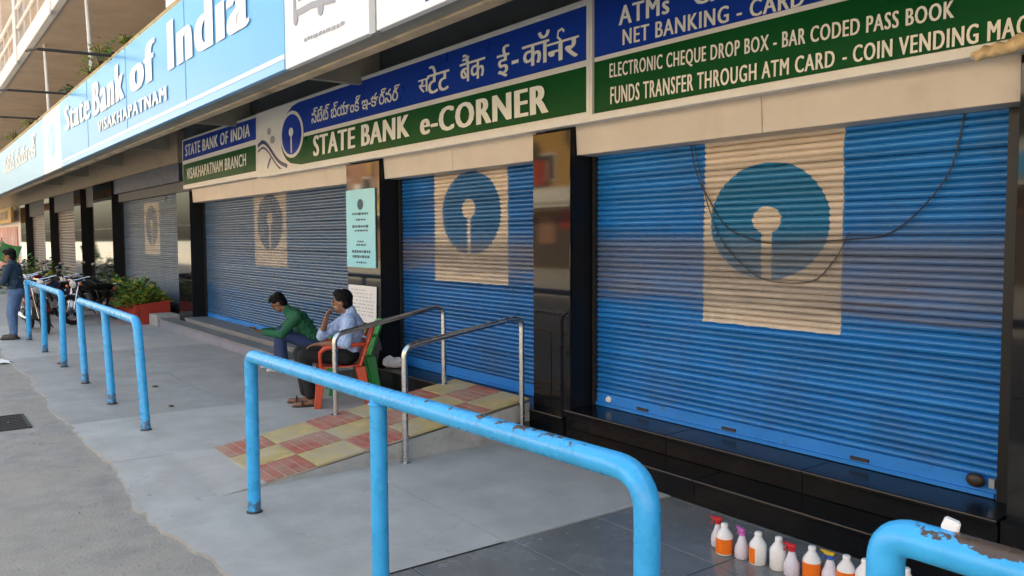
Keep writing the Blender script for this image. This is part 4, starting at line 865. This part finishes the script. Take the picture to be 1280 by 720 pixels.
# ------------------------------------------------------------------ people
def remesh(b, name, m, vox=.008, smooth_it=6, parent=None):
    me = bpy.data.meshes.new('tmp'); me.from_pydata(b.v, [], b.f); me.update()
    bm = bmesh.new(); bm.from_mesh(me); bmesh.ops.recalc_face_normals(bm, faces=bm.faces); bm.to_mesh(me); bm.free()
    o = bpy.data.objects.new('tmp', me); C.objects.link(o)
    md = o.modifiers.new('r', 'REMESH'); md.mode = 'VOXEL'; md.voxel_size = vox
    sm = o.modifiers.new('s', 'SMOOTH'); sm.factor = .5; sm.iterations = smooth_it
    dg = bpy.context.evaluated_depsgraph_get(); me2 = bpy.data.meshes.new_from_object(o.evaluated_get(dg))
    bpy.data.objects.remove(o); bpy.data.meshes.remove(me)
    me2.name = name; me2.materials.clear(); me2.materials.append(m); me2.shade_smooth()
    return link(name, me2, parent)
def person(label, J, head_dir, mats, hair_style=1, sleeves='long', feet='shoe', hands=(None, None), scale_h=1.0):
    """J: world joints; one continuous body, garments over it"""
    V = {k: Vector(v) for k, v in J.items()}
    fw = Vector(head_dir).normalized(); up = (V['head']-V['neck']).normalized(); up = (up*.55 + Vector((0,0,1))*.45 + fw*0).normalized()
    up = (up - fw*up.dot(fw)).normalized(); sd_ = fw.cross(up).normalized()   # to the person's right
    H = V['head']; sp_d = (V['chest']-V['pelvis']).normalized()
    latc = (V['shR']-V['shL']).normalized(); frc = sp_d.cross(latc).normalized(); lath = (V['hipR']-V['hipL']).normalized(); frh = sp_d.cross(lath).normalized()
    def skull(b):
        b.ell(H+up*.02-fw*.01, (sd_*.073, fw*.092, up*.105)); b.ell(H-up*.055+fw*.022, (sd_*.056, fw*.066, up*.062)); b.ell(H-up*.096+fw*.055, (sd_*.026, fw*.024, up*.02))
        b.cap(H+up*.018+fw*.082, H-up*.022+fw*.104, .009, .014, 8); b.ell(H-up*.060+fw*.084, (sd_*.024, fw*.012, up*.011)); b.ell(H+up*.032+fw*.078, (sd_*.05, fw*.012, up*.012))
        for s in (1,-1): b.ell(H+sd_*s*.076-fw*.008-up*.012, (sd_*.010, fw*.020, up*.031), 8, 6)
        b.cap(V['neck']-up*.02, H-up*.05-fw*.012, .056, .052)
    def hand(b, wr, d, nrm, curl, s=1.0, thumb=1):
        d = Vector(d).normalized(); nrm = Vector(nrm); nrm = (nrm-d*nrm.dot(d)).normalized(); l = d.cross(nrm)
        c = wr+d*.045; b.ell(c, (d*.05, l*.040, nrm*.016), 10, 7)
        for k, ln in enumerate((.066,.075,.070,.055)):
            o = wr+d*.085+l*(.030-.020*k); a1 = curl*.6; a2 = curl*1.6
            p1 = o+(d*math.cos(a1)+nrm*math.sin(a1))*ln*.5; p2 = p1+(d*math.cos(a2)+nrm*math.sin(a2))*ln*.5
            b.cap(o-d*.02, p1, .0095, .009, 8); b.cap(p1, p2, .009, .0075, 8)
        o = wr+d*.025+l*.030*thumb; p1 = o+(d*.75+l*.65*thumb+nrm*.25)*.035; b.cap(o, p1, .012, .0105, 8); b.cap(p1, p1+(d*.9+l*.25*thumb+nrm*.3)*.03, .010, .008, 8)
    b = MB(); skull(b)
    b.cap(V['pelvis'], V['chest'], .115, .115); b.cap(V['chest'], V['neck'], .10, .055); b.cap(V['shL'], V['shR'], .05, .05)
    for S_ in 'LR':
        b.cap(V['chest'], V['sh'+S_], .07, .05); b.cap(V['sh'+S_], V['el'+S_], .048, .038); b.cap(V['el'+S_], V['wr'+S_], .039, .027)
        b.cap(V['pelvis'], V['hip'+S_], .09, .08); b.cap(V['hip'+S_], V['kn'+S_], .078, .052); b.cap(V['kn'+S_], V['an'+S_], .051, .036)
        k = 0 if S_ == 'L' else 1; hd = hands[k] or ((V['wr'+S_]-V['el'+S_]), frc, .5)
        hand(b, V['wr'+S_], *hd, thumb=(1 if S_ == 'R' else -1))
        t = V['toe'+S_]; a = V['an'+S_]; heel = a + (a-t).normalized()*.03; heel.z = t.z; b.cap(a, heel, .035, .03); b.cap(heel, t, .03, .026); b.ell(t+(heel-t)*.3, ((t-heel).normalized()*.07, Vector((t-heel)).cross(Vector((0,0,1))).normalized()*.042, Vector((0,0,.026))))
    body = remesh(b, 'person', mats['skin'], .0075, 4); tag(body, label, 'person')
    # upper garment
    b = MB()
    def ring(c, lat, fr, w, d, h, ax): b.ell(c, (lat*w, fr*d, ax*h))
    for tt, w, d in ((0,.165,.125),(.25,.165,.125),(.5,.168,.125),(.75,.178,.128),(1,.185,.125)):
        lat = (lath*(1-tt)+latc*tt).normalized(); fr = (frh*(1-tt)+frc*tt).normalized(); ring(V['pelvis'].lerp(V['chest'], tt), lat, fr, w, d, .12, sp_d)
    ring(V['chest'].lerp(V['neck'], .45), latc, frc, .16, .105, .09, sp_d); b.cap(V['neck']-up*.03, V['neck']+up*.025, .075, .066)
    for S_ in 'LR':
        b.cap(V['chest'].lerp(V['neck'], .5), V['sh'+S_], .075, .072); b.cap(V['sh'+S_], V['el'+S_], .070, .056)
        e = V['el'+S_].lerp(V['wr'+S_], .92 if sleeves == 'long' else .22); 
        if sleeves == 'long': b.cap(V['el'+S_], e, .056, .042)
        elif sleeves == 'rolled': b.cap(V['el'+S_], e, .056, .052)
    rr = random.Random(len(label))
    for i in range(22):   # folds
        tt = rr.random(); c = V['pelvis'].lerp(V['chest'], tt); a = rr.uniform(0, 6.28); lat = latc; fr = frc
        p = c + lat*.155*math.cos(a) + fr*.115*math.sin(a); q = p + Vector((rr.uniform(-.06,.06), rr.uniform(-.06,.06), rr.uniform(-.06,.06))); b.cap(p, q, .018, .014, 6)
    remesh(b, mats.get('top_name','shirt'), mats['top'], .009, 3, body)
    b = MB()
    b.ell(V['pelvis'], (lath*.172, frh*.132, sp_d*.12))
    for S_ in 'LR':
        b.cap(V['hip'+S_], V['kn'+S_], .094, .070); b.cap(V['kn'+S_], V['an'+S_]+(V['kn'+S_]-V['an'+S_]).normalized()*.045, .070, .062 if feet != 'slim' else .05)
        b.cap(V['pelvis'], V['hip'+S_], .12, .10)
        for i in range(8):
            tt = rr.random(); p = V['kn'+S_].lerp(V['an'+S_], tt*.8); a = rr.uniform(0,6.28); dd = Vector((math.cos(a), math.sin(a), 0))*.05; b.cap(p+dd, p+dd*.9+Vector((rr.uniform(-.03,.03), rr.uniform(-.03,.03), -.04)), .016, .012, 6)
    remesh(b, mats.get('bottom_name','trousers'), mats['bottom'], .009, 3, body)
    # hair cap with a side sweep
    b = MB(); b.ell(H+up*.046-fw*.022, (sd_*.083, fw*.100, up*.088)); b.ell(H-up*.01-fw*.05, (sd_*.074, fw*.062, up*.085)); b.ell(H+up*.098+fw*.035, (sd_*.062, fw*.055, up*.032))
    for i in range(26):
        a = rr.uniform(0,6.28); e = rr.uniform(.25,1.3); dd = sd_*math.cos(a)*math.cos(e) + fw*math.sin(a)*math.cos(e) + up*math.sin(e)
        p = H+up*.045-fw*.02 + sd_*dd.dot(sd_)*.078 + fw*dd.dot(fw)*.093 + up*dd.dot(up)*.083; b.cap(p, p+dd*.012+fw*.02, .016, .007, 6)
    remesh(b, 'hair', M['hair'], .007, 1, body)
    b = MB()
    for s in (1,-1):
        b.ell(H+up*.012+fw*.082+sd_*s*.030, (sd_*.013, fw*.008, up*.006), 8, 6); b.cap(H+up*.032+fw*.088+sd_*s*.014, H+up*.034+fw*.080+sd_*s*.046, .0055, .004, 6)
    b.build('eyes_and_brows', M['hair'], body, smooth=True)
    for S_ in 'LR':
        t = V['toe'+S_]; a = V['an'+S_]; d = (t-a); d.z = 0; d.normalize(); l = d.cross(Vector((0,0,1))); base = Vector((a.x, a.y, t.z-.03))
        b = MB()
        if feet == 'sandal':
            b.ell(base+d*.06+Vector((0,0,.012)), (d*.15, l*.052, Vector((0,0,.016)))); remesh(b, 'sandal', M['shoe_dark'], .006, 2, body)
            b = MB(); b.tube([base+d*.10+l*s*.05+Vector((0,0,z)) for s, z in ((-1,.015),(-.7,.05),(0,.07),(.7,.05),(1,.015))], .010, 6); b.build('strap', M['shoe_dark'], body)
        else:
            b.ell(base+d*.07+Vector((0,0,.03)), (d*.155, l*.054, Vector((0,0,.038)))); b.cap(base+Vector((0,0,.06)), base+d*.05+Vector((0,0,.055)), .05, .045); b.ell(base+d*.07+Vector((0,0,.012)), (d*.16, l*.056, Vector((0,0,.014))))
            remesh(b, 'shoe', mats['shoe'], .007, 2, body)
    return body
# the man in the red chair: faces the street, turned to the left, hand at his mouth
def frame(o, deg):
    a = R(deg); f = Vector((math.cos(a), math.sin(a), 0)); l = Vector((-f.y, f.x, 0)); o = Vector(o)
    return lambda fw, le, z: o + f*fw + l*le + Vector((0, 0, z))
q = frame((-7.97, 3.70, 0), 248)
person('man in a blue striped shirt sitting in the red chair, hand at mouth',
  dict(pelvis=q(-.04,0,.52), chest=q(-.10,0,.82), neck=q(-.08,.0,.95), head=q(0,-.01,1.065),
       shL=q(-.06,.18,.875), elL=q(-.02,.265,.66), wrL=q(.23,.20,.66), shR=q(-.06,-.18,.875), elR=q(.21,-.20,.69), wrR=q(.16,-.05,.905),
       hipL=q(-.02,.10,.51), knL=q(.40,.13,.535), anL=q(.33,.09,.085), toeL=q(.50,.10,.03),
       hipR=q(-.02,-.10,.51), knR=q(.44,-.14,.535), anR=q(.38,-.11,.085), toeR=q(.55,-.13,.03)),
  (-.62,-.78,-.06), dict(skin=M['skin'], top=M['shirt_blue'], bottom=M['trousers_black'], shoe=M['shoe_dark']), sleeves='rolled', feet='sandal',
  hands=((q(1,-.25,-.1)-q(0,0,0),(0,0,-1),.5), (q(-.3,.35,.85)-q(0,0,0),q(-.8,.4,-.2)-q(0,0,0),.9)))
# the man on the step, bent over his phone
q = frame((-10.33, 4.40, 0), 246)
person('young man in a green jacket bent over a phone on the step',
  dict(pelvis=q(0,0,.345), chest=q(.20,0,.66), neck=q(.345,0,.785), head=q(.46,.0,.885),
       shL=q(.22,.17,.71), elL=q(.42,.22,.49), wrL=q(.66,.07,.51), shR=q(.22,-.17,.71), elR=q(.46,-.22,.49), wrR=q(.68,-.08,.51),
       hipL=q(.04,.10,.33), knL=q(.44,.15,.50), anL=q(.40,.15,.085), toeL=q(.57,.17,.03),
       hipR=q(.04,-.10,.33), knR=q(.46,-.17,.50), anR=q(.50,-.16,.085), toeR=q(.67,-.18,.03)),
  (-.46,-.66,-.58), dict(skin=M['skin'], top=M['jacket_green'], top_name='jacket', bottom=M['jeans'], bottom_name='jeans', shoe=M['shoe_white']), sleeves='long', feet='shoe',
  hands=((q(.9,-.3,.15)-q(0,0,0),(0,0,1),.7), (q(.9,.3,.15)-q(0,0,0),(0,0,1),.7)))
b = MB(); b.box(-.07,.07,-.036,.036,-.005,.005); o = b.build('mobile_phone', M['bike_black'], bevel=.003); o.location = q(.77,0,.545); o.rotation_euler = (0,.5,R(66)); tag(o, 'dark mobile phone held by the young man in green', 'phone')
# the standing man at the far left
q = frame((-16.6, 1.60, 0), 242)
person('man in a dark blue jacket and light jeans standing at the left edge',
  dict(pelvis=q(0,0,.83), chest=q(.02,0,1.17), neck=q(.04,0,1.32), head=q(.08,0,1.44),
       shL=q(.03,.17,1.245), elL=q(.10,.23,1.00), wrL=q(.30,.10,1.02), shR=q(.03,-.17,1.245), elR=q(.10,-.22,1.00), wrR=q(.30,-.08,1.03),
       hipL=q(0,.09,.80), knL=q(.05,.11,.45), anL=q(.0,.12,.085), toeL=q(.17,.15,.03),
       hipR=q(0,-.09,.80), knR=q(.10,-.12,.45), anR=q(.12,-.14,.085), toeR=q(.29,-.18,.03)),
  q(1,0,-.25)-q(0,0,0), dict(skin=M['skin'], top=M['jacket_navy'], top_name='jacket', bottom=M['jeans_light'], bottom_name='jeans', shoe=M['shoe_dark']))

# ------------------------------------------------------------------ parked motorcycles
def motorcycle(name, label, loc, rz, lean=.16, tank='bike_black'):
    t = empty(name, label, 'motorcycle', loc, rz, 'motorcycles parked behind the railings'); t.rotation_euler = (lean, 0, rz)    # front towards +X
    for (x, nm) in ((.64, 'wheel'), (-.62, 'wheel')):
        b = MB(); b.torus((x,0,.30), .255, .045, n=28); wl = b.build(nm, M['rubber'], t, smooth=True)
        b = MB(); b.torus((x,0,.30), .215, .016, n=28, m=6); b.build('rim', M['chrome'], wl, smooth=True)
        b = MB(); b.lathe([(.05,-.05),(.06,-.03),(.06,.03),(.05,.05)], (x,0,.30), 12, (0,1,0)); b.build('hub', M['engine'], wl, smooth=True)
        b = MB()
        for k in range(12):
            a = k*math.pi/6; b.tube([(x+.05*math.cos(a), (.02 if k%2 else -.02), .30+.05*math.sin(a)), (x+.212*math.cos(a), 0, .30+.212*math.sin(a))], .004, 4)
        b.build('spokes', M['chrome'], wl)
        b = MB(); n = 10; vs = []; fs = []; a0 = .35 if x > 0 else .1; a1 = 2.4 if x > 0 else 2.2
        for i in range(n+1):
            a = a0+(a1-a0)*i/n
            for (yy, rr_) in ((-.055,.315),(0,.33),(.055,.315)): vs.append((x+rr_*math.cos(a), yy, .30+rr_*math.sin(a)))
        for i in range(n): fs += [(3*i, 3*i+3, 3*i+4, 3*i+1), (3*i+1, 3*i+4, 3*i+5, 3*i+2)]
        b.add(vs, fs); b.build('mudguard', M[tank], t, smooth=True)
    for s in (1,-1):
        b = MB(); b.tube([(.64,s*.075,.30),(.45,s*.075,.72),(.40,s*.07,.84)], .02, 8); b.build('fork', M['chrome'], t, smooth=True)
        b = MB(); b.tube([(-.62,s*.10,.32),(-.50,s*.11,.62)], .028, 8); b.build('shock_absorber', M['chrome'], t, smooth=True)
        b = MB(); b.tube([(.30,s*.36,.93),(.33,s*.40,1.12)], .007, 6); b.ell((.33,s*.43,1.16), ((.012,0,0),(0,.06,0),(0,0,.04)), 10, 6); b.build('mirror', M['bike_black'], t, smooth=True)
        b = MB(); b.ell((.47,s*.16,.80), ((.03,0,0),(0,.03,0),(0,0,.03)), 10, 6); b.build('indicator', M['orange_label'], t, smooth=True)
    b = MB(); b.tube([(.24,-.37,.90),(.32,-.24,.93),(.39,-.06,.90),(.39,.06,.90),(.32,.24,.93),(.24,.37,.90)], .014, 8); b.build('handlebar', M['chrome'], t, smooth=True)
    for s in (1,-1): 
        b = MB(); b.tube([(.24,s*.37,.90),(.30,s*.27,.92)], .02, 8); b.build('grip', M['rubber'], t, smooth=True)
    b = MB(); b.lathe([(.03,-.10),(.075,-.05),(.09,.01),(.085,.02)], (.47,0,.82), 16, (1,0,-.1)); hl = b.build('headlight', M[tank], t, smooth=True)
    b = MB(); b.lathe([(.083,.018),(.06,.035),(.01,.042)], (.47,0,.82), 16, (1,0,-.1)); b.build('lens', M['glass_lamp'], hl, smooth=True)
    b = MB(); b.tube([(.38,0,.84),(.30,0,.66),(.14,0,.32),(-.20,0,.28)], .026, 8); b.tube([(.34,0,.76),(-.15,0,.68),(-.62,0,.66)], .024, 8); b.tube([(-.15,0,.68),(-.20,0,.28),(-.62,.07,.30)], .022, 8); b.build('frame', M['bike_black'], t, smooth=True)
    b = MB(); b.ell((.10,0,.77), ((.24,0,.03),(0,.13,0),(-.02,0,.11))); tk = b.build('fuel_tank', M[tank], t, smooth=True)
    b = MB(); b.lathe([(.03,0),(.03,.015),(.001,.02)], (.14,0,.875), 12); b.build('filler_cap', M['chrome'], tk, smooth=True)
    b = MB(); b.ell((-.34,0,.745), ((.36,0,.03),(0,.125,0),(0,0,.06))); b.build('seat', M['rubber'], t, smooth=True)
    b = MB(); b.box(-.10,.20,-.11,.11,.26,.44); b.lathe([(.085,0),(.09,.08),(.08,.20)], (.10,0,.42), 12, (.25,0,1)); b.lathe([(.09,-.13),(.09,.13)], (.0,0,.34), 14, (0,1,0)); b.build('engine', M['engine'], t, bevel=.008)
    b = MB(); b.tube([(.20,-.10,.50),(.27,-.12,.36),(.12,-.14,.26),(-.25,-.15,.27),(-.40,-.16,.30),(-.80,-.18,.36)], [.02,.02,.022,.025,.045,.045], 10); b.build('exhaust', M['chrome'], t, smooth=True)
    b = MB(); b.ell((-.28,.12,.55), ((.16,0,0),(0,.025,0),(0,0,.10)), 12, 8); b.build('side_panel', M[tank], t, smooth=True); b = MB(); b.ell((-.28,-.12,.55), ((.16,0,0),(0,.025,0),(0,0,.10)), 12, 8); b.build('side_panel', M[tank], t, smooth=True)
    b = MB(); b.box(-.76,-.70,-.07,.07,.62,.70); b.build('tail_light', M['plastic_red'], t, bevel=.01)
    b = MB(); b.tube([(-.60,.11,.72),(-.78,.11,.76),(-.80,0,.77),(-.78,-.11,.76),(-.60,-.11,.72)], .012, 8); b.build('grab_rail', M['chrome'], t, smooth=True)
    b = MB(); b.tube([(.02,.14,.26),(-.03,.26,.02)], .012, 6); b.build('side_stand', M['bike_black'], t)
    return t
M['tank_blue'] = mat('tank_blue', (.02,.04,.12), .25, coat=.6, bump=0); M['tank_red'] = mat('tank_red', (.12,.01,.012), .25, coat=.6, bump=0); M['tank_silver'] = mat('tank_silver', (.30,.31,.33), .3, metal=.5, bump=0)
motorcycle('motorcycle', 'black motorcycle with raised mirror, nearest the red planter', (-18.95,3.25,0), R(-50), .14)
motorcycle('motorcycle', 'dark blue motorcycle behind the gap between two blue railings', (-20.0,2.75,0), R(-40), .15, 'tank_blue')
motorcycle('motorcycle', 'silver tanked motorcycle, third behind the farthest railing', (-20.9,2.45,0), R(-30), .15, 'tank_silver')
motorcycle('motorcycle', 'black motorcycle deepest in the row, in front of the shrubs', (-20.6,3.3,0), R(-48), .13)
motorcycle('motorcycle', 'dark red motorcycle at the far end of the parked row', (-22.4,2.75,0), R(-38), .14, 'tank_red')
motorcycle('motorcycle', 'dark motorcycle whose rear wheel shows behind the standing man', (-17.75,2.05,0), R(5), .1, 'tank_red')
b = MB(); b.ell((0,0,.16), ((.17,0,0),(0,.13,0),(0,0,.16)), 14, 9); o = b.build('sack', M['white'], smooth=True); o.location = (-19.6,2.95,.25); tag(o, 'white sack hanging among the parked motorcycles', 'sack')
b = MB(); b.v = []; 

# ------------------------------------------------------------------ planter and plants
pl = empty('planter', 'brick red concrete planter beside the grey step', 'planter', (-19.3,4.1,0))
pinv = Matrix.Translation((19.3,-4.1,0))
def pp(b, nm, m, **k): o = b.build(nm, M[m], **k); o.parent = pl; o.matrix_parent_inverse = pinv
b = MB(); b.box(-22.6,-17.72,3.74,3.84,0,.40); pp(b, 'front_wall', 'red_paint', bevel=.012)
b = MB(); b.hull([(-17.84,3.842,0),(-17.72,3.842,0),(-17.72,4.43,0),(-17.84,4.43,0)], [(-17.86,3.842,.40),(-17.72,3.842,.40),(-17.72,4.43,.46),(-17.86,4.43,.46)]); pp(b, 'end_wall', 'red_paint', bevel=.012)
b = MB(); b.box(-22.6,-17.87,3.845,4.43,0,.32); pp(b, 'soil', 'soil')
def bush(name, label, x, y, z, h, rad, n, seed, cat='plant', grp=None, mix=(.5,.4,.1), leaf=.10):
    t = empty(name, label, cat, (x, y, z), 0, grp); rr = random.Random(seed)
    b = MB()
    for k in range(6):
        a = rr.uniform(0,6.28); q = rr.uniform(.2,.6)*rad; b.tube([(0,0,0),(q*.5*math.cos(a), q*.5*math.sin(a), h*.45),(q*math.cos(a), q*math.sin(a), h*.8)], [.012,.009,.004], 5)
    b.build('stem', M['stem'], t)
    b = MB()
    for k in range(n):
        a = rr.uniform(0,6.28); rd = rad*math.sqrt(rr.random())*(1+.25*math.sin(3*a+seed)); e = rr.random()
        top = h*(1-.55*(rd/rad)**2)*(.8+.25*math.sin(5*a+seed*2)); zz = top*(.25+.75*e**.6); c = Vector((rd*math.cos(a), rd*math.sin(a), zz))
        d = Vector((math.cos(a)+rr.uniform(-.7,.7), math.sin(a)+rr.uniform(-.7,.7), rr.uniform(-.3,.9))).normalized(); sd_ = d.cross(Vector((rr.uniform(-.4,.4), rr.uniform(-.4,.4), 1))).normalized(); nn = sd_.cross(d)
        L = leaf*rr.uniform(.7,1.4); wd = L*.28
        u = rr.random(); b.mi = 0 if u < mix[0] else (1 if u < mix[0]+mix[1] else 2)
        b.add([c, c+d*L*.5+sd_*wd-nn*.008, c+d*L-nn*.02, c+d*L*.5-sd_*wd-nn*.008], [(0,1,2),(0,2,3)])
    o = b.build('foliage', [M['leaf_green'], M['leaf_yellow'], M['leaf_dark']], t)
    o['kind'] = 'stuff'
    return t
for k, (x, y, h, r, mx, lb_) in enumerate(((-18.15,4.08,.42,.36,(.45,.5,.05),'low yellow green shrub at the near end of the red planter'), (-18.7,4.05,.56,.42,(.5,.35,.15),'bushy green shrub second in the red planter'),
        (-19.35,4.1,.62,.46,(.6,.2,.2),'tallest green shrub in the middle of the red planter'), (-20.1,4.05,.58,.46,(.5,.4,.1),'green and yellow shrub toward the motorcycles in the planter'), (-20.9,4.05,.55,.45,(.4,.5,.1),'yellowish shrub behind the black motorcycle'), (-21.8,4.1,.55,.5,(.4,.2,.4),'dark shrub at the far end of the red planter'))):
    bush('shrub', lb_, x, y, .31, h, r, 420, k+11, 'shrub', 'shrubs in the red planter', mx, .13)
bush('shrub', 'low shrub growing behind the trailing edge of the motorcycles', -18.1, 3.72, .34, .22, .22, 220, 31, 'shrub', None, (.3,.65,.05), .11)
for k, (x, y, h, lb_) in enumerate(((-27.2,3.4,1.15,'green potted bush beyond the motorcycles, nearer one'), (-31.0,3.2,1.25,'yellow flowering bush beyond the motorcycles, farther one'))):
    bush('bush', lb_, x, y, 0, h, .65, 520, k+41, 'shrub', None, (.55,.25,.2), .17)
# weeds rooted along the fascia top
for k, (x, h, lb_, mx) in enumerate(((-14.4,.5,'tall yellow flowering weed on the fascia top edge',(.3,.7,.0)), (-17.0,.16,'dark green weed tuft on the fascia edge at the left',(.2,0,.8)), (-12.5,.2,'small weed on the fascia edge above the bank name',(.4,.6,0)), (-15.2,.25,'yellowish weed beside the tall flowering one on the fascia',(.3,.7,0)), (-13.5,.16,'low green weed right of the tall one on the fascia',(.6,.4,0)), (-23.0,.3,'green weed far left along the fascia top',(.4,.6,0)), (-26.5,.35,'yellow weed at the far left end of the fascia top',(.3,.7,0)))):
    bush('weed', lb_, x, 2.66, 4.38, h, .10+h*.35, 60+int(200*h), k+61, 'plant', 'weeds on the fascia top', mx, .075)

# ------------------------------------------------------------------ neighbouring shop beyond the bank
nb_ = empty('corner_shop', 'small shop beyond the bank with yellow board and pink posters', 'building', (-50,4,0)); ninv = Matrix.Translation((50,-4,0))
def np_(b, nm, m, **k): o = b.build(nm, M[m], **k); o.parent = nb_; o.matrix_parent_inverse = ninv
b = MB(); b.box(-75,-58.01,4.2,14,0,7); np_(b, 'wall', 'offwhite')
b = MB(); b.box(-58,-43.1,4.45,4.595,0,3.2); np_(b, 'shop_front', 'offwhite')
b = MB(); b.box(-54.5,-44.2,4.40,4.449,0,2.3); np_(b, 'poster_wall', 'pink_panel')
b = MB(); b.box(-57,-43.2,4.1,4.2,2.45,3.15); np_(b, 'name_board', 'yellow_board')
for i in range(6):
    b = MB(); b.box(-56+i*2, -54.6+i*2, 4.085, 4.099, 2.62, 3.0); np_(b, 'board_mark', 'beam_tan')
b = MB(); vs = []; fs = []
for i in range(9):
    for j in range(7): vs.append((i*.16, .06*math.sin(i*1.3+j*.4), j*.2-.1*math.sin(i*.5)*(j/6)))
for i in range(8):
    for j in range(6): fs.append((i*7+j, (i+1)*7+j, (i+1)*7+j+1, i*7+j+1))
b.add(vs, fs); b.tube([(-.02,0,-1.1),(-.02,0,1.35)], .025, 8); o = b.build('green_banner', M['green_cloth'], smooth=True); o.location = (-34.5,2.75,1.0); o.rotation_euler = (0,.35,.9); o.scale = (.6,.6,.6); tag(o, 'green cloth banner hanging behind the standing man', 'banner')

# ------------------------------------------------------------------ across the street: the sunlit row mirrored in the granite
M['op_cream'] = mat('plaster_cream', (.50,.38,.22), .9, var=.1, scale=.6, bump=.05); M['op_white'] = mat('plaster_white', (.74,.71,.66), .9, var=.08, scale=.6); M['op_ochre'] = mat('plaster_ochre', (.50,.28,.08), .9, var=.1, scale=.6); M['op_rose'] = mat('plaster_rose', (.34,.17,.11), .9, var=.1, scale=.6)
M['op_glass'] = mat('window_glass', (.03,.04,.05), .1, bump=0); M['op_shop'] = mat('shop_dark', (.10,.07,.05), .7)
rr = random.Random(21); x = -92
k = 0
names = ['cream', 'white', 'ochre', 'rose']
while x < 30:
    wd = rr.uniform(8, 13); hh = rr.choice((7.2, 10.4, 10.4, 13.4)); mk = ['op_ochre','op_cream','op_white','op_rose','op_cream'][k % 5]
    ord_ = ['first','second','third','fourth','fifth','sixth','seventh','eighth','ninth','tenth','eleventh','twelfth','thirteenth','fourteenth'][k]
    t = empty('street_house', f'sunlit plastered house across the street, {ord_} from the far end', 'building', (x+wd/2, -19, 0), 0, 'houses across the street')
    b = MB(); b.box(-wd/2+.05, wd/2-.05, -8, 0, 0, hh); b.build('wall', M[mk], t)
    b = MB(); b.box(-wd/2, wd/2, 0.002, .9, 3.2, 3.45); b.build('awning_slab', M['op_white'], t)
    b = MB(); b.box(-wd/2+.6, wd/2-.6, .002, .12, .15, 2.7); b.build('shop_opening', M['op_shop'], t)
    b = MB(); b.box(-wd/2+.3, wd/2-.3, .91, 1.0, 3.46, 4.2); b.build('shop_board', M[['yellow_board','op_white','orange_label','fascia_blue'][k % 4]], t)
    for i in range(16):  # random boards added to break up the reflection in the granite
        bw = rr.uniform(.5,2.2); bh = rr.uniform(.4,1.6); bx = rr.uniform(-wd/2+.2, wd/2-bw-.2); bz = rr.uniform(.3, hh-bh-.3)
        b = MB(); b.box(bx, bx+bw, .13+i*.01, .137+i*.01, bz, bz+bh); b.build('reflection_board', M[rr.choice(['yellow_board','op_white','op_shop','op_rose','op_shop','wall_dark','op_ochre','navy_band','red_paint','op_shop'])], t)
    z = 4.6
    while z < hh-1.6:
        for i in range(3):
            xx = -wd/2 + wd*(i+.5)/3
            b = MB(); b.box(xx-.75, xx+.75, .002, .05, z, z+1.5); fr = b.build('window', M['op_white'], t)
            b = MB(); b.box(xx-.66, xx+.66, .051, .06, z+.09, z+1.41); b.build('pane', M['op_glass'], fr)
        z += 3.2
    x += wd+.05; k += 1
    if k >= 13: break
